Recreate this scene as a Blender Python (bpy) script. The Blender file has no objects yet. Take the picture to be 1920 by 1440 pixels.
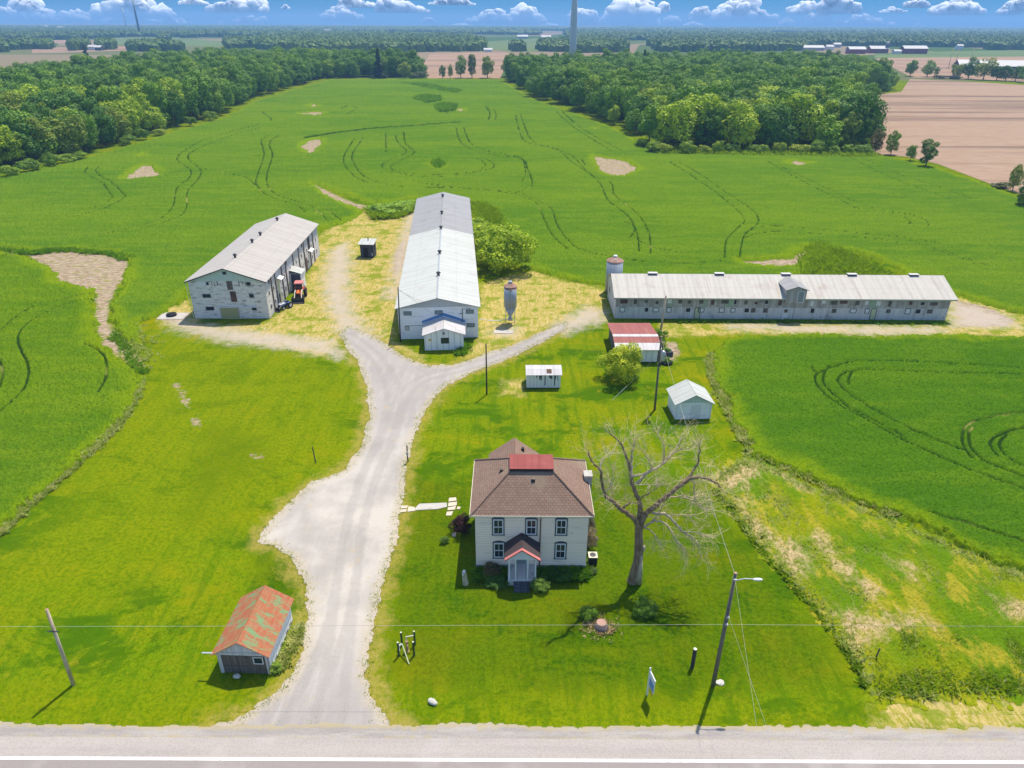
import bpy, math, random
import numpy as np
from mathutils import Vector, noise as mnoise
random.seed(7); rng = np.random.default_rng(7)
R = math.radians
SC = bpy.context.scene
COL = SC.collection
# ------------------------------------------------------------------ camera model (photo pixels -> ground points)
F, PT, CH, RL = 1331.0, R(27.0), 46.0, R(.25)
def ray(u, v):
    x = (u-960)/F; y = (v-720)/F
    x, y = x*math.cos(RL)+y*math.sin(RL), -x*math.sin(RL)+y*math.cos(RL)
    return x, math.cos(PT)-y*math.sin(PT), -(math.sin(PT)+y*math.cos(PT))
def g(u, v, z=0.0):
    dx, dy, dz = ray(u, v); t = (z-CH)/dz
    return (dx*t, dy*t)
def at(u, v, Y):
    dx, dy, dz = ray(u, v); t = Y/dy
    return Vector((dx*t, Y, CH+dz*t))
def proj(x, y, z):
    zc = y*math.cos(PT)-(z-CH)*math.sin(PT); yc = -(y*math.sin(PT)+(z-CH)*math.cos(PT))
    return 960+F*x/zc, 720+F*yc/zc
def gp(pts, z=0): return [g(u, v, z) for u, v in pts]
# ------------------------------------------------------------------ materials
class Mt:
    def __init__(s, name):
        s.m = bpy.data.materials.new(name); s.m.use_nodes = True
        s.t = s.m.node_tree; s.t.nodes.clear()
        s._pos = None
    def n(s, ty, **k):
        o = s.t.nodes.new(ty)
        for a, b in k.items(): setattr(o, a, b)
        return o
    def put(s, sock, val):
        if isinstance(val, bpy.types.NodeSocket): s.t.links.new(val, sock)
        elif val is not None:
            if isinstance(val, (tuple, list)) and sock.type == 'RGBA' and len(val) == 3: val = (*val, 1)
            sock.default_value = val
    def pos(s):
        if not s._pos: s._pos = s.n('ShaderNodeNewGeometry').outputs['Position']
        return s._pos
    def obj(s): return s.n('ShaderNodeTexCoord').outputs['Object']
    def uv(s): return s.n('ShaderNodeTexCoord').outputs['UV']
    def scale(s, vec, sc, rot=0):
        o = s.n('ShaderNodeMapping'); s.put(o.inputs[0], vec); o.inputs['Scale'].default_value = sc; o.inputs['Rotation'].default_value = (0, 0, rot); return o.outputs[0]
    def noise(s, vec, sc, det=3, rough=.55, dist=0):
        o = s.n('ShaderNodeTexNoise'); s.put(o.inputs['Vector'], vec); o.inputs['Scale'].default_value = sc
        o.inputs['Detail'].default_value = det; o.inputs['Roughness'].default_value = rough; o.inputs['Distortion'].default_value = dist
        return o.outputs['Fac']
    def vor(s, vec, sc, out='Color'):
        o = s.n('ShaderNodeTexVoronoi'); s.put(o.inputs['Vector'], vec); o.inputs['Scale'].default_value = sc; return o.outputs[out]
    def wave(s, vec, sc, dist=0, axis='X', prof='SIN'):
        o = s.n('ShaderNodeTexWave', bands_direction=axis, wave_profile=prof); s.put(o.inputs['Vector'], vec); o.inputs['Scale'].default_value = sc; o.inputs['Distortion'].default_value = dist; return o.outputs['Fac']
    def brick(s, vec, c1, c2, cm, bw, bh, ms=.01, off=.5):
        o = s.n('ShaderNodeTexBrick'); o.offset = off; s.put(o.inputs['Vector'], vec); s.put(o.inputs['Color1'], c1); s.put(o.inputs['Color2'], c2); s.put(o.inputs['Mortar'], cm)
        o.inputs['Scale'].default_value = 1; o.inputs['Brick Width'].default_value = bw; o.inputs['Row Height'].default_value = bh; o.inputs['Mortar Size'].default_value = ms
        return o.outputs['Color'], o.outputs['Fac']
    def mr(s, f, a, b, c=0., d=1., smooth=True):
        if a > b: a, b, c, d = b, a, d, c
        if c > d:
            q = s.n('ShaderNodeMath', operation='MULTIPLY_ADD'); s.put(q.inputs[0], s.mr(f, a, b, 0., 1., smooth)); q.inputs[1].default_value = d-c; q.inputs[2].default_value = c; return q.outputs[0]
        o = s.n('ShaderNodeMapRange', interpolation_type='SMOOTHSTEP' if smooth else 'LINEAR'); s.put(o.inputs[0], f)
        for i, q in enumerate((a, b, c, d)): s.put(o.inputs[i+1], q)
        return o.outputs[0]
    def ma(s, op, a, b=None):
        o = s.n('ShaderNodeMath', operation=op); s.put(o.inputs[0], a)
        if b is not None: s.put(o.inputs[1], b)
        return o.outputs[0]
    def mix(s, f, a, b, blend='MIX'):
        o = s.n('ShaderNodeMix', data_type='RGBA', blend_type=blend); s.put(o.inputs['Factor'], f); s.put(o.inputs[6], a); s.put(o.inputs[7], b); return o.outputs[2]
    def attr(s, name): return s.n('ShaderNodeAttribute', attribute_name=name).outputs['Fac']
    def bump(s, h, st=.3, d=.05):
        o = s.n('ShaderNodeBump'); s.put(o.inputs['Height'], h); o.inputs['Strength'].default_value = st; o.inputs['Distance'].default_value = d; return o.outputs[0]
    def sep(s, v):
        o = s.n('ShaderNodeSeparateXYZ'); s.put(o.inputs[0], v); return o.outputs
    def out(s, col, rough=.85, bump=None, metal=0., spec=.25):
        p = s.n('ShaderNodeBsdfPrincipled'); s.put(p.inputs['Base Color'], col); s.put(p.inputs['Roughness'], rough); s.put(p.inputs['Metallic'], metal)
        p.inputs['Specular IOR Level'].default_value = spec
        if bump is not None: s.put(p.inputs['Normal'], bump)
        o = s.n('ShaderNodeOutputMaterial'); s.t.links.new(p.outputs[0], o.inputs[0]); return s.m

def simple(name, col, rough=.7, var=.25, sc=2.0, metal=0., spec=.3, coords='obj', dirt=None, dsc=.8):
    m = Mt(name); v = m.obj() if coords == 'obj' else m.pos()
    f = m.noise(v, sc, 5, .6)
    c = m.mix(f, tuple(x*(1-var) for x in col), tuple(min(1, x*(1+var)) for x in col))
    if dirt: c = m.mix(m.mr(m.noise(v, dsc, 6, .65), .5, .72), c, dirt)
    return m.out(c, rough, m.bump(f, .15, .02), metal, spec)

def leaf_mat(name):
    m = Mt(name); oi = m.n('ShaderNodeObjectInfo')
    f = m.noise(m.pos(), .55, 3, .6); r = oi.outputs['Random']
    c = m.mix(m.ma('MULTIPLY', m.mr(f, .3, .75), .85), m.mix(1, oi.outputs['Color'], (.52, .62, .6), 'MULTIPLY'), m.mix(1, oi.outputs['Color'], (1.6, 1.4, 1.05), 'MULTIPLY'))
    c = m.mix(m.mr(r, 0, 1, 0, .6, False), c, m.mix(1, c, (.7, .8, .8), 'MULTIPLY'))
    wood = m.ma('LESS_THAN', oi.outputs['Alpha'], .9)
    c = m.mix(m.ma('MULTIPLY', wood, m.mr(r, .0, .45, .75, 0.)), c, m.mix(1, c, (.55, .66, .9), 'MULTIPLY'))
    c = m.mix(m.ma('MULTIPLY', wood, m.mr(r, .78, .95, 0, .8)), c, m.mix(1, c, (2.0, 1.5, .8), 'MULTIPLY'))
    d = m.n('ShaderNodeBsdfPrincipled'); m.put(d.inputs['Base Color'], c); d.inputs['Roughness'].default_value = .6; d.inputs['Specular IOR Level'].default_value = .25
    t = m.n('ShaderNodeBsdfTranslucent'); m.put(t.inputs[0], m.mix(1, c, (1.2, 1.25, .6), 'MULTIPLY'))
    x = m.n('ShaderNodeMixShader'); x.inputs[0].default_value = .22; m.t.links.new(d.outputs[0], x.inputs[1]); m.t.links.new(t.outputs[0], x.inputs[2])
    o = m.n('ShaderNodeOutputMaterial'); m.t.links.new(x.outputs[0], o.inputs[0]); return m.m

M = {}
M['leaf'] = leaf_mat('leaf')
M['bark'] = simple('bark', (.11, .085, .06), .95, .4, 3)
def metal_roof(name, col, dirt, pitch=.9, streak=.35, rough=.45):
    m = Mt(name); uv = m.uv(); x, y, z = m.sep(uv)
    rib = m.ma('POWER', m.ma('ABSOLUTE', m.ma('SINE', m.ma('MULTIPLY', x, math.pi/pitch))), 6.)
    f = m.noise(m.scale(uv, (2.2, .12, 1)), 1., 5, .65); f2 = m.noise(uv, .35, 5, .6)
    sheet = m.noise(m.scale(uv, (1/.9, .02, 1)), 1., 0)
    c = m.mix(m.mr(sheet, .3, .7), tuple(q*.93 for q in col), tuple(min(1, q*1.05) for q in col))
    c = m.mix(m.ma('MULTIPLY', m.mr(f, .5, .75), streak), c, dirt)
    c = m.mix(m.ma('MULTIPLY', m.mr(f2, .5, .75), streak*.8), c, dirt)
    c = m.mix(m.ma('MULTIPLY', m.mr(m.ma('FRACT', m.ma('MULTIPLY', y, .26)), .97, .99), .35), c, tuple(q*.5 for q in col))
    c = m.mix(m.ma('MULTIPLY', m.mr(rib, .75, .95), .25), c, tuple(q*.62 for q in col))
    return m.out(c, .62, m.bump(rib, .6, .03), 0., .15)
M['roof_bright'] = metal_roof('roof_bright', (.42, .435, .415), (.30, .27, .235), .9, .45)
M['roof_barn'] = metal_roof('roof_barn', (.37, .345, .32), (.27, .24, .21), .9, .45)
M['roof_grey'] = metal_roof('roof_grey', (.27, .27, .275), (.16, .15, .145), .9, .6)
M['roof_long'] = metal_roof('roof_long', (.44, .42, .385), (.27, .20, .15), .9, .55)
M['roof_red'] = metal_roof('roof_red', (.26, .085, .075), (.33, .17, .14), .6, .6)
M['roof_white'] = metal_roof('roof_white', (.46, .45, .46), (.30, .22, .17), .6, .5)
M['roof_deck'] = metal_roof('roof_deck', (.23, .055, .05), (.30, .11, .09), .7, .5)
def rusty_roof():
    m = Mt('rusty_roof'); uv = m.uv(); x, y, z = m.sep(uv)
    rib = m.ma('ABSOLUTE', m.ma('SINE', m.ma('MULTIPLY', x, math.pi/.16)))
    n1 = m.noise(m.scale(uv, (1.6, .7, 1)), .8, 6, .7); n2 = m.noise(m.scale(uv, (.5, 3, 1)), 1.6, 5, .7)
    c = m.mix(m.mr(n2, .3, .7), (.33, .075, .035), (.30, .16, .075))
    c = m.mix(m.mr(n1, .5, .6), c, (.15, .24, .11))
    c = m.mix(m.mr(m.noise(uv, 5, 3), .62, .75), c, (.36, .055, .025))
    c = m.mix(m.mr(m.ma('FRACT', m.ma('MULTIPLY', x, 1/.7)), .965, .99), c, (.10, .045, .03))
    return m.out(c, .75, m.bump(rib, .5, .02))
M['rusty_roof'] = rusty_roof()
def shingles():
    m = Mt('shingles'); uv = m.uv()
    c, f = m.brick(uv, (.255, .165, .125), (.19, .12, .09), (.10, .065, .05), .36, .24, .024)
    c = m.mix(m.mr(m.noise(uv, 7, 3, .7), .3, .75, 0, .6), c, (.26, .175, .135))
    c = m.mix(m.ma('MULTIPLY', m.mr(m.noise(m.pos(), .25, 4), .5, .68), .55), c, (.26, .21, .15))
    return m.out(c, .9, m.bump(f, .5, -.02))
M['shingles'] = shingles()
M['shingles_dark'] = simple('shingles_dark', (.055, .04, .042), .9, .35, 4)
def siding(name, col, pitch=.14, dirt=(.3, .27, .22), amt=.25, vert=False):
    m = Mt(name); uv = m.uv(); x, y, z = m.sep(uv); q = x if vert else y
    fr = m.ma('FRACT', m.ma('MULTIPLY', q, 1/pitch))
    n1 = m.noise(m.scale(uv, (.25, 1.2, 1) if not vert else (3, .25, 1)), 1.2, 5, .65)
    c = m.mix(m.ma('MULTIPLY', m.mr(n1, .5, .75), amt), col, dirt)
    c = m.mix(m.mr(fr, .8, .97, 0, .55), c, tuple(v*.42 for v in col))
    return m.out(c, .75, m.bump(fr, .6, -.02))
M['siding'] = siding('siding', (.90, .735, .59), .26, (.40, .37, .33), .5)
M['white_boards'] = siding('white_boards', (.80, .79, .78), .22, (.35, .33, .30), .6)
M['white_vert'] = siding('white_vert', (.78, .77, .76), .9, (.30, .27, .25), .4, True)
M['green_vert'] = siding('green_vert', (.48, .56, .51), .3, (.20, .22, .19), .5, True)
M['grey_vert'] = siding('grey_vert', (.46, .46, .46), .3, (.22, .20, .18), .5, True)
M['hut_metal'] = siding('hut_metal', (.66, .66, .655), .5, (.20, .18, .16), .25, True)
def weathered(name, a, b, cpitch=.2, vert=True):
    m = Mt(name); uv = m.uv()
    v = m.scale(uv, (1/cpitch, .1, 1) if vert else (.1, 1/cpitch, 1))
    n0 = m.noise(v, 1., 2, .5); n1 = m.noise(m.scale(uv, (.5, .4, 1)), 1., 5, .7)
    c = m.mix(m.mr(n0, .3, .7), a, b); c = m.mix(m.mr(n1, .52, .68, 0, .6), c, tuple(q*.5 for q in a))
    return m.out(c, .9, m.bump(n0, .4, .02))
M['weathered'] = weathered('weathered', (.44, .43, .42), (.58, .57, .56))
M['weathered_upper'] = weathered('weathered_upper', (.29, .26, .23), (.43, .41, .385), .6)
M['old_wood'] = weathered('old_wood', (.09, .075, .06), (.17, .145, .125), .15)
M['shed_board'] = weathered('shed_board', (.36, .34, .31), (.52, .50, .47), .2, False)
M['dark_board'] = weathered('dark_board', (.05, .055, .07), (.09, .095, .115), .25)
M['brown_board'] = weathered('brown_board', (.10, .075, .06), (.17, .13, .11), .2)
def blocks(name='blocks', a=(.60, .565, .53), b=(.72, .69, .66)):
    m = Mt(name); uv = m.uv()
    c, f = m.brick(uv, a, b, tuple(q*.82 for q in a), .42, .21, .012)
    n1 = m.noise(m.scale(uv, (.45, 1.5, 1)), 1.4, 6, .72)
    c = m.mix(m.mr(n1, .52, .62, 0, .8), c, (.22, .205, .20))
    return m.out(c, .9, m.bump(f, .3, -.01))
M['blocks'] = blocks()
M['blocks_grey'] = blocks('blocks_grey', (.30, .31, .32), (.42, .42, .43))
M['concrete'] = simple('concrete', (.40, .38, .35), .9, .2, 1.2, dirt=(.25, .23, .2))
M['foundation'] = simple('foundation', (.30, .31, .33), .9, .15, 1.5)
M['white'] = simple('white', (.62, .62, .62), .6, .05, 3)
M['cream'] = simple('cream', (.55, .52, .42), .7, .1, 3)
M['dark_trim'] = simple('dark_trim', (.045, .06, .075), .6, .15)
M['black'] = simple('black', (.015, .015, .017), .55, .3)
M['rubber'] = simple('rubber', (.02, .02, .021), .85, .3, 6)
M['glass'] = simple('glass', (.025, .035, .04), .12, .35, 1.5, spec=.6)
M['curtain'] = simple('curtain', (.22, .25, .25), .6, .2, 2.5)
M['dark_hole'] = simple('dark_hole', (.03, .03, .03), .9, .4, 3)
M['rust_panel'] = simple('rust_panel', (.12, .07, .05), .9, .4, 2, dirt=(.06, .045, .04))
M['yellow_door'] = simple('yellow_door', (.33, .31, .15), .7, .15, .8, dirt=(.22, .26, .18))
M['pale_green'] = simple('pale_green', (.27, .36, .25), .8, .15, 2)
M['red_paint'] = simple('red_paint', (.32, .03, .02), .5, .2, 3)
M['tractor_red'] = simple('tractor_red', (.40, .05, .02), .4, .2, 3, spec=.5)
M['tractor_orange'] = simple('tractor_orange', (.62, .17, .03), .4, .2, 3, spec=.5)
M['faded_red'] = simple('faded_red', (.50, .17, .16), .5, .12, 3)
M['blue_paint'] = simple('blue_paint', (.03, .09, .33), .45, .2, 3, spec=.5)
M['blue_fascia'] = simple('blue_fascia', (.10, .22, .42), .7, .3, 2)
M['steel'] = simple('steel', (.42, .44, .46), .4, .12, 2, .5)
M['dark_steel'] = simple('dark_steel', (.06, .06, .065), .5, .3, 3, .3)
M['pole_wood'] = simple('pole_wood', (.155, .135, .105), .95, .25, 2.5, dirt=(.085, .07, .055), dsc=2)
M['pole_dark'] = simple('pole_dark', (.055, .05, .045), .95, .3, 2.5)
M['wire'] = simple('wire', (.30, .30, .26), .6, .1)
M['wire_dark'] = simple('wire_dark', (.06, .06, .06), .6, .1)
M['green_paint'] = simple('green_paint', (.03, .07, .03), .6, .3, 3)
M['tan_metal'] = simple('tan_metal', (.42, .28, .10), .7, .3, 4)
M['pale_pipe'] = simple('pale_pipe', (.45, .48, .30), .6, .15, 4)
M['stump_cut'] = simple('stump_cut', (.36, .22, .17), .9, .3, 6)
M['stump_side'] = simple('stump_side', (.13, .11, .11), .95, .4, 4)
M['chips'] = simple('chips', (.40, .29, .14), .95, .4, 8)
M['rock'] = simple('rock', (.46, .44, .40), .9, .35, 3)
M['tower_white'] = simple('tower_white', (.50, .52, .54), .5, .05, .1)
M['sign_blue'] = simple('sign_blue', (.12, .24, .50), .5, .15, 3)
M['sign_yellow'] = simple('sign_yellow', (.55, .42, .03), .5, .1, 3)
M['slab_stone'] = simple('slab_stone', (.50, .43, .34), .9, .15, 2)
M['barn_red'] = simple('barn_red', (.22, .05, .06), .8, .15, .1)
M['far_wall'] = simple('far_wall', (.35, .34, .34), .8, .15, .1)
M['far_roof'] = simple('far_roof', (.46, .45, .44), .6, .08, .1)
M['galv'] = None
def galv():
    m = Mt('galvanised'); uv = m.obj(); x, y, z = m.sep(uv)
    ring = m.ma('ABSOLUTE', m.ma('SINE', m.ma('MULTIPLY', z, math.pi/.12)))
    n = m.noise(m.scale(uv, (1.5, 1.5, .3)), 1.2, 5, .65)
    c = m.mix(m.mr(n, .35, .7), (.26, .30, .35), (.40, .44, .49))
    c = m.mix(m.ma('MULTIPLY', m.mr(ring, .75, .98), .3), c, (.2, .22, .25))
    return m.out(c, .5, m.bump(ring, .3, .015), .35, .4)
M['galv'] = galv()
def rusty_galv():
    m = Mt('rusty_galvanised'); uv = m.obj(); x, y, z = m.sep(uv)
    n = m.noise(m.scale(uv, (2.5, 2.5, .35)), 1.2, 5, .7)
    h = m.ma('ADD', z, m.ma('MULTIPLY', n, 1.6))
    c = m.mix(m.mr(h, 6.9, 7.3), m.mix(n, (.24, .28, .33), (.36, .40, .46)), (.22, .075, .045))
    c = m.mix(m.mr(n, .62, .74, 0, .5), c, (.24, .12, .08))
    return m.out(c, .6, None, .25, .3)
M['rusty_galv'] = rusty_galv()
M['rust'] = simple('rust', (.27, .15, .115), .85, .3, 3, dirt=(.42, .36, .33))
# -- ground family
def lawn_tex(m, p):
    n0 = m.noise(p, .035, 4, .6); n1 = m.noise(m.scale(p, (.35, .8, 1), .4), .35, 5, .65); n2 = m.noise(p, 2.6, 4, .75); n3 = m.noise(p, 9, 2, .7)
    c = m.mix(m.mr(n0, .42, .58), (0.087, 0.165, 0.0009), (0.138, 0.190, 0.0009))
    c = m.mix(m.mr(n1, .42, .62, 0, .6), c, (0.168, 0.180, 0.0009))
    c = m.mix(m.mr(n2, .45, .60, 0, .7), c, (0.053, 0.112, 0.0009))
    c = m.mix(m.mr(n3, .47, .6, 0, .5), c, (0.228, 0.231, 0.0036))
    c = m.mix(m.mr(m.noise(m.scale(p, (1, .7, 1)), 5.2, 3, .8), .5, .62, 0, .6), c, m.mix(1, c, (0.640, 0.671, 0.4000), 'MULTIPLY'))
    return c, n2, n3
def ground_mat():
    m = Mt('ground'); p = m.pos()
    c, n2, n3 = lawn_tex(m, p)
    rag = m.ma('SUBTRACT', m.noise(p, .5, 5, .65), .5); ragf = m.ma('SUBTRACT', m.noise(p, 1.8, 4, .7), .5)
    def sd(name, amp=2.5, f=1.5):
        return m.ma('ADD', m.ma('ADD', m.attr(name), m.ma('MULTIPLY', rag, amp)), m.ma('MULTIPLY', ragf, f))
    big = m.noise(m.scale(p, (.6, 1, 1), .5), .16, 8, .72, .5); mow = m.noise(m.scale(p, (1.2, .12, 1), -.75), .8, 3, .6)
    c = m.mix(m.mr(big, .51, .6, 0, .85), c, (0.034, 0.094, 0.0011)); c = m.mix(m.mr(big, .46, .36, 0, .55), c, (0.212, 0.191, 0.0022))
    c = m.mix(m.mr(mow, .5, .6, 0, .5), c, (0.048, 0.118, 0.0011)); c = m.mix(m.mr(m.noise(p, .55, 6, .75), .58, .68, 0, .5), c, (0.239, 0.196, 0.0108))
    # lush green and yellow zones of the lawn
    c = m.mix(m.mr(sd('lush', 6, 3), -2, 3, 0, .62), c, m.mix(m.mr(n2, .44, .56), (0.016, 0.054, 0.0009), (0.066, 0.112, 0.0009)))
    c = m.mix(m.mr(sd('yellow', 7, 3), -3, 4, 0, .55), c, m.mix(m.mr(n2, .4, .6), (0.165, 0.192, 0.0009), (0.082, 0.142, 0.0009)))
    # dry mown grass
    st = m.noise(m.scale(p, (1.5, .32, 1), .22), 1.5, 5, .75, .8); st2 = m.noise(m.scale(p, (1, .6, 1), -.3), 4.5, 4, .75)
    dry = m.mix(m.mr(st, .38, .62), (.215, .215, .015), (.41, .31, .12))
    dry = m.mix(m.mr(st2, .5, .62, 0, .6), dry, (.50, .39, .21)); dry = m.mix(m.mr(m.noise(p, .3, 5, .7), .49, .6, 0, .85), dry, (.14, .19, .006))
    c = m.mix(m.mr(sd('straw', 4, 2), -1, 1.2), c, dry)
    # tan fringe beside the gravel
    fr = m.mix(m.mr(st2, .35, .65), (.34, .25, .08), (.22, .205, .02))
    c = m.mix(m.mr(sd('fringe', 4.5, 2.5), -1.0, .8, 0, .7), c, fr)
    # bare soil
    sn = m.noise(m.scale(p, (.5, 1.4, 1), -.4), 1.4, 6, .72)
    so = m.mix(m.mr(sn, .4, .6), (.20, .145, .10), (.37, .295, .22))
    so = m.mix(m.mr(m.noise(m.scale(p, (.5, 1.2, 1), -.3), .9, 5, .75), .53, .6, 0, .8), so, (.17, .20, .02))
    c = m.mix(m.mr(sd('soil', 3.0, 2.4), -.3, .4), c, so)
    # thin gravel on the yard tracks
    gr = m.mix(m.noise(p, 4, 4, .7), (.31, .265, .22), (.45, .39, .33))
    c = m.mix(m.mr(sd('dirt', 7, 4), -2.4, 2.2, 0, .85), c, gr)
    # far country: patchwork
    v = m.vor(m.scale(p, (1, .55, 1), .3), .0028)
    vs = m.n('ShaderNodeSeparateColor'); m.put(vs.inputs[0], v)
    far = m.mix(m.mr(vs.outputs[0], .35, .45), (.060, .105, .025), (.21, .165, .11)); far = m.mix(m.mr(vs.outputs[1], .6, .7), far, (.095, .125, .04))
    yy = m.sep(p)[1]
    c = m.mix(m.mr(yy, 690, 720), c, far)
    return m.out(c, .95, m.bump(m.ma('ADD', n2, n3), .35, .10), 0., .0)
M['ground'] = ground_mat()
def crop_mat():
    m = Mt('crop'); p = m.pos()
    n0 = m.noise(m.scale(p, (.35, 1, 1)), .03, 4, .6); n1 = m.noise(m.scale(p, (.12, .5, 1), .08), .8, 4, .6); n2 = m.noise(p, 3.2, 3, .75)
    row = m.wave(m.scale(p, (1, 1, 1), .25), 1.7, 1.5, 'Y')
    c = m.mix(m.mr(n0, .35, .65), (.068, .158, .010), (.108, .200, .010))
    c = m.mix(m.mr(n1, .45, .62, 0, .5), c, (.145, .232, .013))
    c = m.mix(m.mr(n2, .44, .62, 0, .72), c, (.030, .098, .004))
    c = m.mix(m.mr(row, .55, 1, 0, .26), c, (.06, .125, .012))
    c = m.mix(m.mr(m.noise(m.scale(p, (1, .6, 1)), 4.4, 3, .8), .5, .62, 0, .5), c, m.mix(1, c, (.5, .55, .5), 'MULTIPLY'))
    c = m.mix(1, c, m.n('ShaderNodeObjectInfo').outputs['Color'], 'MULTIPLY')
    e = m.ma('ADD', m.attr('edge'), m.ma('MULTIPLY', m.ma('SUBTRACT', m.noise(p, .12, 3), .5), 5.))
    c = m.mix(m.mr(e, .3, 3.2, .75, 0.), c, m.mix(m.mr(n2, .4, .6), (.175, .235, .003), (.10, .18, .003)))
    t = m.attr('trk')
    gap = m.mr(m.noise(p, .16, 3), .3, .5, .5, 1)
    c = m.mix(m.ma('MULTIPLY', m.mr(t, .25, .75), gap), c, m.mix(m.mr(m.noise(p, .07, 2), .62, .7), (.018, .050, .006), (.22, .23, .06)))
    return m.out(c, .9, m.bump(n2, .8, .2), 0., .0)
M['crop'] = crop_mat()
def meadow_mat():
    m = Mt('meadow'); p = m.pos()
    q = m.scale(p, (.9, .38, 1), -.5)
    n0 = m.noise(q, .12, 4, .6); n1 = m.noise(q, .5, 5, .7); n2 = m.noise(p, 2.2, 4, .75)
    c = m.mix(m.mr(n0, .42, .58), (0.090, 0.172, 0.0040), (0.198, 0.224, 0.0040))
    c = m.mix(m.mr(n1, .5, .62, 0, .8), c, (0.306, 0.264, 0.0240))
    s = m.ma('ADD', m.attr('strawy'), m.ma('MULTIPLY', m.ma('SUBTRACT', m.noise(q, .9, 6, .8), .5), 9))
    c = m.mix(m.mr(s, -1.0, 1.4, 0, .85), c, m.mix(m.mr(n2, .4, .6), (0.504, 0.368, 0.2400), (0.324, 0.240, 0.1040)))
    c = m.mix(m.mr(n2, .5, .64, 0, .55), c, (0.063, 0.136, 0.0040))
    return m.out(c, .9, m.bump(n2, .8, .2), 0., .0)
M['meadow'] = meadow_mat()
def gravel_mat():
    m = Mt('gravel'); p = m.pos()
    n0 = m.noise(p, .12, 4, .6); n1 = m.noise(m.scale(p, (1.5, .25, 1), -.05), .6, 4, .65); n2 = m.noise(p, 5, 4, .8)
    yy = m.sep(p)[1]
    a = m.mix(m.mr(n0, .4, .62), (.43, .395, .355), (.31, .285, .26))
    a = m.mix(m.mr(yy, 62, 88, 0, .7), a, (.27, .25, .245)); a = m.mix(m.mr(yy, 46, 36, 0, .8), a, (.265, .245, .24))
    a = m.mix(m.mr(n1, .45, .7, 0, .45), a, (.42, .395, .365))
    a = m.mix(m.mr(n2, .45, .75, 0, .45), a, (.25, .235, .215))
    e = m.ma('ADD', m.attr('edge'), m.ma('MULTIPLY', m.ma('SUBTRACT', m.noise(p, 1.1, 5, .7), .5), 2.2))
    a = m.mix(m.mr(e, -.1, 1.3, .75, 0), a, m.mix(m.mr(n2, .4, .6), (.33, .27, .18), (.42, .375, .30)))
    rt = m.ma('ADD', m.attr('trk'), m.ma('MULTIPLY', m.ma('SUBTRACT', m.noise(p, .9, 4, .7), .5), 1.6))
    a = m.mix(m.mr(rt, .3, 1.1, 0, .42), a, m.mix(m.mr(n2, .4, .6), (.21, .195, .185), (.285, .265, .25)))
    w = m.mr(m.noise(p, .5, 6, .78), .58, .68, 0, .55)
    a = m.mix(w, a, (.40, .31, .17))
    return m.out(a, .95, m.bump(n2, .5, .04), 0., .15)
M['gravel'] = gravel_mat()
def asphalt_mat():
    m = Mt('asphalt'); p = m.pos(); yy = m.sep(p)[1]
    n1 = m.noise(m.scale(p, (.05, 1.6, 1)), 1., 4, .6); n2 = m.noise(p, 9, 3, .8); n3 = m.noise(p, .3, 4)
    c = m.mix(m.mr(yy, 32.15, 32.3), (.24, .21, .205), (.35, .315, .29))
    c = m.mix(m.mr(n1, .4, .7, 0, .5), c, (.27, .245, .235)); c = m.mix(m.mr(n2, .45, .65, 0, .45), c, (.19, .17, .165))
    c = m.mix(m.mr(n3, .5, .7, 0, .25), c, (.42, .395, .38))
    cr = m.mr(m.n('ShaderNodeTexVoronoi', feature='DISTANCE_TO_EDGE').outputs[0], 0, .01, 0, 0)
    return m.out(c, .85, m.bump(n2, .3, .01), 0., .3)
M['asphalt'] = asphalt_mat()
def shoulder_mat():
    m = Mt('shoulder'); p = m.pos(); n2 = m.noise(p, 6, 4, .8); n1 = m.noise(m.scale(p, (.15, 1, 1)), 1.2, 4, .7)
    c = m.mix(m.mr(n1, .35, .65), (.255, .235, .225), (.34, .315, .29)); c = m.mix(m.mr(n2, .45, .75, 0, .6), c, (.17, .155, .14))
    e = m.ma('ADD', m.attr('edge'), m.ma('MULTIPLY', m.ma('SUBTRACT', m.noise(p, 1.6, 4, .7), .5), 1.1))
    c = m.mix(m.mr(e, .0, .45, .8, 0), c, m.mix(n2, (.30, .24, .09), (.36, .32, .24)))
    return m.out(c, .95, m.bump(n2, .5, .03), 0., .15)
M['shoulder'] = shoulder_mat()
M['line_paint'] = simple('line_paint', (.80, .80, .79), .7, .08, 3, coords='pos', dirt=(.5, .48, .46), dsc=2.5)
def plough_mat(name, a, b, d):
    m = Mt(name); p = m.pos()
    n1 = m.noise(m.scale(p, (.05, 1, 1), -.12), .03, 5, .65, .3); n2 = m.noise(m.scale(p, (.3, 1, 1), -.1), .35, 3, .7)
    c = m.mix(m.mr(n2, .35, .65), a, b); c = m.mix(m.mr(n1, .5, .6, 0, .9), c, d)
    return m.out(c, .95, m.bump(n2, .4, .2), 0., .1)
M['plough'] = plough_mat('plough', (.27, .18, .12), (.31, .22, .155), (.15, .10, .07))
M['plough_far'] = plough_mat('plough_far', (.27, .17, .105), (.32, .215, .14), (.17, .115, .085))
M['pasture'] = plough_mat('pasture', (.10, .15, .04), (.13, .165, .05), (.075, .12, .03))
def blade_mat(name, a, b):
    m = Mt(name); c = m.mix(m.mr(m.noise(m.pos(), 1.3, 4, .7), .35, .65), a, b)
    d = m.n('ShaderNodeBsdfDiffuse'); m.put(d.inputs[0], c); t = m.n('ShaderNodeBsdfTranslucent'); m.put(t.inputs[0], c)
    x = m.n('ShaderNodeMixShader'); x.inputs[0].default_value = .45; m.t.links.new(d.outputs[0], x.inputs[1]); m.t.links.new(t.outputs[0], x.inputs[2])
    o = m.n('ShaderNodeOutputMaterial'); m.t.links.new(x.outputs[0], o.inputs[0]); return m.m
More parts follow.
